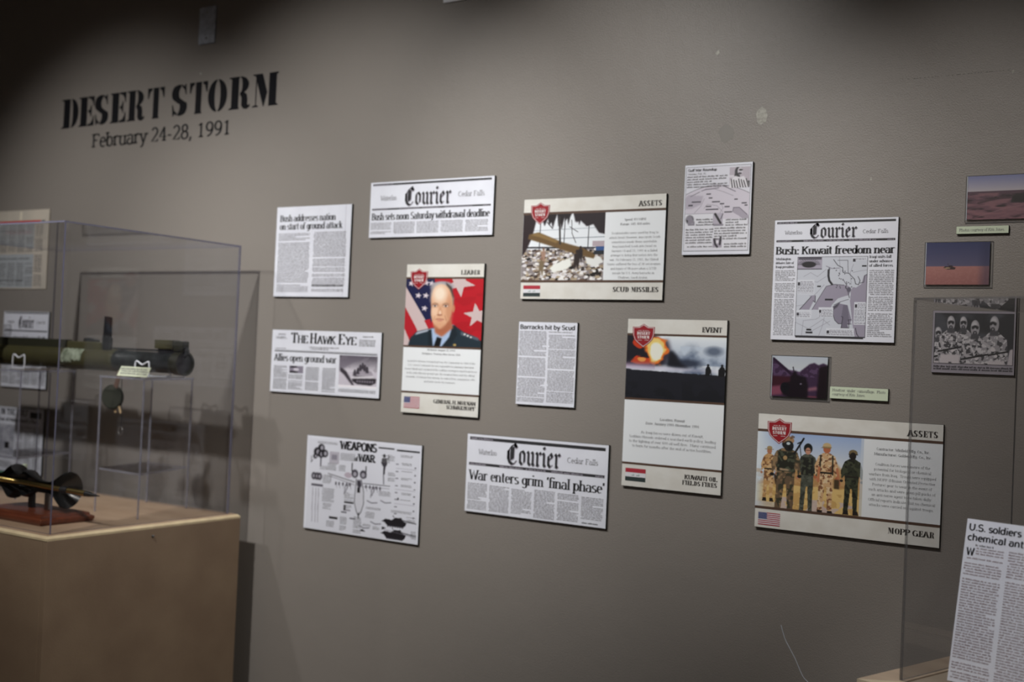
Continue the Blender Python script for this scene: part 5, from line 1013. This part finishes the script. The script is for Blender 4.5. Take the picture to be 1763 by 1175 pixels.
q = MB(); q.tube([(X_(311), -.012, az + .034), (X_(324), -.010, az + .046), (X_(328), -.008, az + .028), (X_(321), -.006, az + .018)], .0035, 8); q.build('sling_swivel', BLACKTUBE, t)
q = MB()
for k_, (rx, h_) in enumerate(((0, 1),)):
    n_ = 14; vs = []
    for i in range(n_ + 1):
        for j in range(9):
            ang = math.radians(200 - j * 9.5 + 5 * math.sin(i * 2.1)); xx = X_(121) + (X_(155) - X_(121)) * i / n_
            vs.append((xx, .0349 * math.cos(ang), az + .0349 * math.sin(ang)))
    edge_ = lambda i, j: ((i - 3.2) / 5.2) ** 2 + ((j - 4) / 4.6) ** 2 < 1 or i > 4 and 0.6 < j < 7.6
    q.add(vs, [(i * 9 + j, (i + 1) * 9 + j, (i + 1) * 9 + j + 1, i * 9 + j + 1) for i in range(n_) for j in range(8) if edge_(i + .5, j + .5)], 0, True)
q.build('worn_decal', DECAL, t)
# strap and hinged rear cap hanging below
S0 = at(206, 640, LY - .03) - ox; C0 = at(194, 684, LY - .03) - ox
q = MB(); w1 = .009
d = (C0 - S0).normalized(); nrm = Vector((0, 1, 0)).cross(d).normalized()
pa, pb = S0 - d * .0, C0 - d * .03
q.add([pa - nrm * w1, pa + nrm * w1, pb + nrm * w1, pb - nrm * w1, pa - nrm * w1 + Vector((0, .002, 0)), pa + nrm * w1 + Vector((0, .002, 0)), pb + nrm * w1 + Vector((0, .002, 0)), pb - nrm * w1 + Vector((0, .002, 0))], [(0, 1, 2, 3), (7, 6, 5, 4), (0, 4, 5, 1), (1, 5, 6, 2), (2, 6, 7, 3), (3, 7, 4, 0)]); q.build('strap', STRAP, t)
axd = Vector((.30, -.90, .30)).normalized()
q = MB(); vv = Vector((.42, 0, -.9)); q.lathe([(-.007, .0), (-.007, .029), (-.004, .0325), (.004, .0325), (.007, .030), (.0075, 0)], C0, axd, 32)
# make it an oval: stretch along the hanging direction
hd = Vector((.62, 0, -.78)); q.v = [tuple(C0 + (Vector(v) - C0) + hd * ((Vector(v) - C0).dot(hd)) * .22) for v in q.v]; q.build('end_cap', CAPM, t)
q = MB(); 
for a, c in ((at(197, 706, LY - .03), at(199, 711, LY - .03)), (at(205, 705, LY - .03), at(208, 712, LY - .03))): q.tube([a - ox - Vector((0, 0, -.008)), c - ox], .0035, 8)
q.build('cap_lug', CLAY, t)
CH = [at(210, 652, LY - .06), at(209, 690, LY - .06), at(210, 722, LY - .06), at(208, 735, LY - .06)]
q = MB(); q.tube([p_ - ox for p_ in CH], .0011, 6); q.build('pull_cord', BLACKTUBE, t)
RC = at(207, 742, LY - .06) - ox
q = MB(); q.tube([RC + Vector((.009 * math.cos(a), 0, .012 * math.sin(a))) for a in np.linspace(0, 2 * math.pi, 19)[:-1]], .0012, 6, closed=True); q.build('pull_ring', STEEL, t)

# wire cradles that hold the tube, and the little label
def cradle(pxf, label):
    zt = H0 - .092; x0 = at(pxf, 625, LY - .065).x; yf, yb = LY - .065, LY + .065; w_ = .030
    t = thing('wire_cradle', label, 'stand', (x0, LY, zt), 0, 'white wire cradles under the launcher')
    def bent(y):
        return smooth_path([(-w_, y, .003), (-w_, y, .030), (-w_ + .003, y, .044), (-w_ + .012, y, .044), (0, y, .036), (w_ - .012, y, .043), (w_ - .003, y, .044), (w_, y, .030), (w_, y, .003)], 4)
    q = MB(); q.tube(bent(yf - LY), .0022, 8); q.build('front_wire', WIRE, t); 
    q = MB(); q.tube([tuple(Vector(p_) + Vector((0, 0, .034 if p_[2] > .02 else 0))) for p_ in bent(yb - LY)], .0022, 8); q.build('rear_wire', WIRE, t)
    q = MB()
    for s2 in (-1, 1): q.tube([(s2 * w_, yf - LY, .003), (s2 * w_, yb - LY, .003)], .0022, 8)
    q.tube([(-w_, yf - LY, .003), (w_, yf - LY, .003)], .0022, 8); q.build('base_wire', WIRE, t)
cradle(32, 'white wire cradle under the olive rear tube'); cradle(245, 'white wire cradle under the black front tube')
zt = H0 - .092; s0 = at(201, 650, -.36); s1 = at(252, 652, -.36)
t = thing('caption_label', 'small cream label leaning in front of the launcher tube', 'label', (s0.x, -.36, zt + .0003))
Wl = s1.x - s0.x; q = MB(); q.add([(0, 0, .002), (Wl, 0, .002), (Wl, .014, .029), (0, .014, .029), (0, .0015, .0012), (Wl, .0015, .0012), (Wl, .0155, .028), (0, .0155, .028)], [(0, 1, 2, 3), (7, 6, 5, 4), (0, 4, 5, 1), (1, 5, 6, 2), (2, 6, 7, 3), (3, 7, 4, 0)]); q.build('card', mat('cream_label', (.66, .70, .52), .6), t)
i_ = Ink(); r = random.Random(8); body(i_, .004, Wl - .004, .027, .006, .0065, 0, r, .5, .1)
i_.v = [(x, y_ * 0 + (z - .002) * .014 / .027 - .0004, z) for x, y_, z in i_.v]; i_.build('caption_text', INKG, t)['kind'] = 'stuff'
q = MB(); q.box((Wl * .34, .0, 0), (Wl * .62, .02, .0018)); q.build('card_foot', BLACKP, t)

# ------------------------------------------------------------------ dart round on a wooden stand
bx0, bx1, by0, by1 = -2.945, -2.662, -.643, -.474
t = thing('wooden_stand', 'reddish wooden base with moulded edge and metal posts in the left case', 'stand', (bx1, by0, ZP))
Wb, Db = bx1 - bx0, by1 - by0
q = MB()
def ring(z, inset): return [(-Wb + inset, inset, z), (-inset, inset, z), (-inset, Db - inset, z), (-Wb + inset, Db - inset, z)]
prof = [(0.0005, .004), (.008, 0), (.014, .0), (.018, .008), (.024, .010), (.027, .020)]; vs = []
for z, ins in prof: vs += ring(z, ins)
q.add(vs, [(i * 4 + j, i * 4 + (j + 1) % 4, (i + 1) * 4 + (j + 1) % 4, (i + 1) * 4 + j) for i in range(len(prof) - 1) for j in range(4)] + [(3, 2, 1, 0), tuple(len(vs) - 4 + j for j in range(4))]); q.build('base', MAHOG, t)
tip = at(172, 855, -.545); end = at(-70, 812, -.60); ax = (tip - end).normalized()
for px_ in (51, 79):
    c = at(px_, 868, -.565); q = MB(); q.box((c.x - bx1 - .009, Db * .5 - .006, .0275), (c.x - bx1 + .009, Db * .5 + .006, .072)); q.build('post', STEEL if px_ > 60 else BLACKP, t, bevel=.0015)
q = MB(); cL = at(51, 868, -.565).x - bx1; cR = at(79, 868, -.565).x - bx1; q.box((cL, Db * .5 - .005, .0722), (cR, Db * .5 + .005, .082)); q.build('cross_bar', BLACKP, t)
t = thing('dart_round', 'brass rod projectile with black pointed tip held in a black flared sabot', 'projectile', tuple(tip)); L_ = (tip - end).length
def along(px_, y_=840): 
    p_ = at(px_, y_, -.56); return (p_ - tip).dot(ax)
q = MB(); q.lathe([(-.052, .0075), (-.040, .0068), (-.02, .004), (0, .0004)], (0, 0, 0), ax, 20); q.build('tip', BLACKP, t)
q = MB(); q.lathe([(along(116), .0078), (-.0525, .0078)], (0, 0, 0), ax, 20); q.build('front_rod', BRASS, t)
q = MB(); q.lathe([(along(105), .0085), (along(109), .0095), (along(115), .0085)], (0, 0, 0), ax, 20); q.build('collar', BLACKP, t)
q = MB(); q.lathe([(-L_, .0070), (along(32), .0070), (along(32.5), .0062), (along(44), .0062), (along(44.5), .0070), (along(106), .0070)], (0, 0, 0), ax, 20); q.build('rear_rod', BRASS, t)
bk = Vector((0, 1, 0)); bk = (bk - ax * bk.dot(ax)).normalized()
sb = [(along(-30), .018), (along(10), .016), (along(18), .024), (along(27), .040), (along(32), .047), (along(34), .047), (along(36), .030), (along(42), .022), (along(47), .030), (along(51), .037), (along(55), .037), (along(62), .026), (along(72), .015), (along(84), .014), (along(95), .022), (along(104), .036), (along(111), .046), (along(114), .0495), (along(115.5), .0475), (along(110), .036), (along(104), .022), (along(101), .010)]
q = MB(); q.lathe(sb, tuple(bk * .004), ax, 30, 0, -118, 118, up=tuple(bk)); q.build('sabot', SABOT, t)
q = MB(); q.tube([p_ - tip for p_ in smooth_path([at(-20, 812, -.50), at(8, 813, -.50), at(22, 814, -.50), at(29, 809, -.50), at(38, 814, -.50), at(42, 805, -.50)], 4)], .0016, 6); q.build('green_wire', GREENW, t)
q = MB(); c = at(43, 803, -.50) - tip; q.box((c.x - .006, c.y - .004, c.z - .005), (c.x + .006, c.y + .004, c.z + .006)); q.build('wire_clip', LABELCARD, t, bevel=.001)

# ------------------------------------------------------------------ right plinth, case and contents
ang = math.atan2(-.299, .954); cr_ = Vector((.954, -.299, 0)); bk_ = Vector((.299, .954, 0))
CN = Vector((-.480, -.622, ZP))                 # left corner of the case
PN = CN - cr_ * .043 - bk_ * .053                # left corner of the plinth
t = thing('display_plinth', 'pale wooden topped plinth at the lower right with a dark groove', 'display plinth', (PN.x, PN.y, 0), ang)
RW, RD, fr = .70, .47, .052
q = MB(); q.box((.002, .002, 0), (RW - .002, .020, ZP - .019)); q.build('front_panel', MDF, t)
q = MB(); q.box((.002, .0205, 0), (.020, RD - .002, ZP - .019)); q.build('side_panel', MDF, t)
q = MB(); q.box((RW - .020, .0205, 0), (RW - .002, RD - .002, ZP - .019)); q.build('side_panel', MDF, t)
q = MB(); q.box((.0205, RD - .020, 0), (RW - .0205, RD - .002, ZP - .019)); q.build('back_panel', MDF, t)
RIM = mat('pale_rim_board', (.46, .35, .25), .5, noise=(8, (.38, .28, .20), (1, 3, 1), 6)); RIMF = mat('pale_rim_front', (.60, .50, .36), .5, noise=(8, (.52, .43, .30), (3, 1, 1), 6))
g = .0004
for nm, pts, m_ in (('front_rim', [(0, 0), (RW, 0), (RW - fr, fr), (fr, fr)], RIMF), ('side_rim', [(0, g * 2), (fr - g, fr + g), (fr - g, RD - fr - g), (0, RD - g * 2)], RIM),
                ('back_rim', [(0, RD), (fr, RD - fr), (RW - fr, RD - fr), (RW, RD)], RIM), ('side_rim', [(RW, g * 2), (RW, RD - g * 2), (RW - fr + g, RD - fr - g), (RW - fr + g, fr + g)], RIM)):
    q = MB(); q.prism(pts, ZP - .0185, ZP); q.build(nm, m_, t)
q = MB(); q.box((fr + .004, fr + .004, ZP - .0185), (RW - fr - .004, RD - fr - .004, ZP - .0006)); q.build('deck_board', mat('tan_deck_board', (.34, .27, .20), .5, noise=(5, (.27, .21, .155), (1, 1, 1), 5)), t)
q = MB(); q.box((fr, fr, ZP - .03), (RW - fr, RD - fr, ZP - .019)); q.build('groove_bottom', mat('dark_groove', (.02, .012, .01), .9), t)
vitrine('acrylic_case', 'clear acrylic case at the right with a news sheet inside', tuple(CN + Vector((0, 0, .0005))), ang, .60, .345, .612, .003, EDGEGREY)

# news sheet on an acrylic easel
TLc = at(1666, 893, -.575); th_ = math.radians(80); vdn = Vector((0, 0, -1)) * math.sin(th_) - bk_ * math.cos(th_)
LEN = .255; WID = .215
org = TLc + vdn * LEN
t = thing('news_sheet', 'tall clipping about soldiers carrying chemical antidotes standing in the right case', 'newspaper clipping', tuple(org), ang)
M3 = Matrix.Rotation(-ang, 4, 'Z'); upv = (M3 @ (-vdn)); outv = Vector((1, 0, 0)).cross(upv)   # local: x right, up the sheet, out of the sheet
def tolocal(x, d, y): return Vector((x, 0, 0)) + upv * y + outv * d
q = MB(); bs = [(0, -.004, 0), (WID, -.004, 0), (WID, 0, 0), (0, 0, 0)]
q.add([tolocal(*v_) for v_ in [(0, 0, 0), (WID, 0, 0), (WID, 0, LEN), (0, 0, LEN), (0, -.004, 0), (WID, -.004, 0), (WID, -.004, LEN), (0, -.004, LEN)]], [(0, 1, 2, 3), (7, 6, 5, 4), (0, 4, 5, 1), (1, 5, 6, 2), (2, 6, 7, 3), (3, 7, 4, 0)])
q.build('mounted_page', PAPER, t)
def sheet_ink(nm, m_, fn):
    i_ = Ink(); fn(i_); i_.v = [tuple(tolocal(x, -y_, z)) for x, y_, z in i_.v]
    me = bpy.data.meshes.new(nm); me.from_pydata(i_.v, [], i_.f); me.materials.append(m_); put(nm, me, t, kind='stuff')
PXM = 905.0   # pixels per metre on the sheet, for placing its lines
def hl(i_):
    text(i_, 'U.S. soldiers carry', .0042, LEN - .0175, .0104, SANSB, .0004, fit=.128, n=5); text(i_, 'chemical antidotes', .0042, LEN - .0335, .0104, SANSB, .0004, fit=.134, n=5)
    text(i_, 'W', .005, LEN - .057, .0120, SANSB, .0004, n=5)
sheet_ink('headline', INK, hl)
sheet_ink('byline', INKG, lambda i_: body(i_, .019, .049, LEN - .037, LEN - .0425, .0045, .0004, random.Random(2), .5, 0))
def cols(i_):
    r = random.Random(12)
    body(i_, .021, .066, LEN - .0415, LEN - .058, .0042, .0004, r, .42, .1)
    body(i_, .004, .066, LEN - .058, .004, .0042, .0004, r, .42, .06); body(i_, .074, .137, LEN - .040, .004, .0042, .0004, r, .42, .06); body(i_, .145, .205, LEN - .040, .004, .0042, .0004, r, .42, .06)
sheet_ink('body_text', mat('brownish_copy_ink', (.24, .17, .18), .7), cols)
q = MB()
for xx in (.03, .18):
    a = Vector((xx, .012, 0)) + Vector((0, 0, ZP + .001 - org.z)); b_ = tolocal(xx, -.006, LEN * .75); c_ = a + Vector((0, .13, 0))
    q.tube([a, b_, c_], .003, 8)
q.build('wire_easel', WIRE, t)
# helmet whose edge shows at the right border
hc = at(1845, 925, -.47)
t = thing('green_helmet', 'dark green helmet just inside the right border in the right case', 'helmet', tuple(hc))
q = MB(); q.lathe([(.118, .0005), (.114, .03), (.100, .062), (.072, .092), (.035, .112), (0, .121), (-.02, .124), (-.03, .130), (-.033, .128), (-.020, .118)], (0, 0, 0), (0, 0, 1), 40)
q.build('shell', GREENHAT, t); q = MB(); q.lathe([(-.03, .10), (-.05, .085), (-.06, .05)], (0, 0, 0), (0, 0, 1), 24); q.build('liner', BLACKP, t)
hz = hc.z - .061 - ZP
t = thing('helmet_stand', 'wooden post stand under the green helmet in the right case', 'stand', (hc.x, hc.y, ZP + .0005))
q = MB(); q.lathe([(0, .055), (.008, .055), (.012, .05), (.014, .014), (hz - .012, .012), (hz - .006, .04), (hz, .042)], (0, 0, 0), (0, 0, 1), 24); q.build('post', MAHOG, t)

# ------------------------------------------------------------------ the room behind the camera (seen only as reflections)
t = thing('ceiling_track', 'black ceiling track that carries the spotlights', 'track', (-3.9, -1.75, ZT - .05))
q = MB(); q.box((0, -.018, .02), (4.9, .018, .0495)); q.build('rail', BLACKP, t)
for n_, a in enumerate(SPOTS):
    l = Vector(a[0]); d = (Vector(a[1]) - l).normalized(); r_ = thing('track_spotlight', ('black track spotlight second from the left', 'black track spotlight third from the left', 'leftmost black track spotlight', 'black track spotlight fourth from the left', 'black track spotlight turned towards the left case', 'rightmost black spotlight added to brighten the right case')[n_], 'spotlight', tuple(l), 0, 'ceiling spotlights'); r_['kind'] = 'thing'
    q = MB(); q.lathe([(-.16, .002), (-.16, .04), (-.03, .048), (-.012, .048), (-.012, .044), (-.05, .040)], (0, 0, 0), d, 24); q.build('lamp_housing', BLACKP, r_)
    q = MB(); q.tube([-d * .1, Vector((0, 0, ZT - .001 - l.z))], .008, 8); q.build('lamp_arm', BLACKP, r_)
t = thing('added_dark_counter', 'long dark counter added across the room for its reflection', 'counter', (-5.0, -5.3, 0))  # unseen counter, added as something dark for the case panes to reflect
q = MB(); q.box((0, 0, 0), (5.2, .6, .74)); q.build('carcass', mat('dark_brown_counter', (.03, .024, .022), .5), t); q = MB(); q.box((-.02, -.02, .741), (5.22, .62, .77)); q.build('counter_top', BLACKP, t)
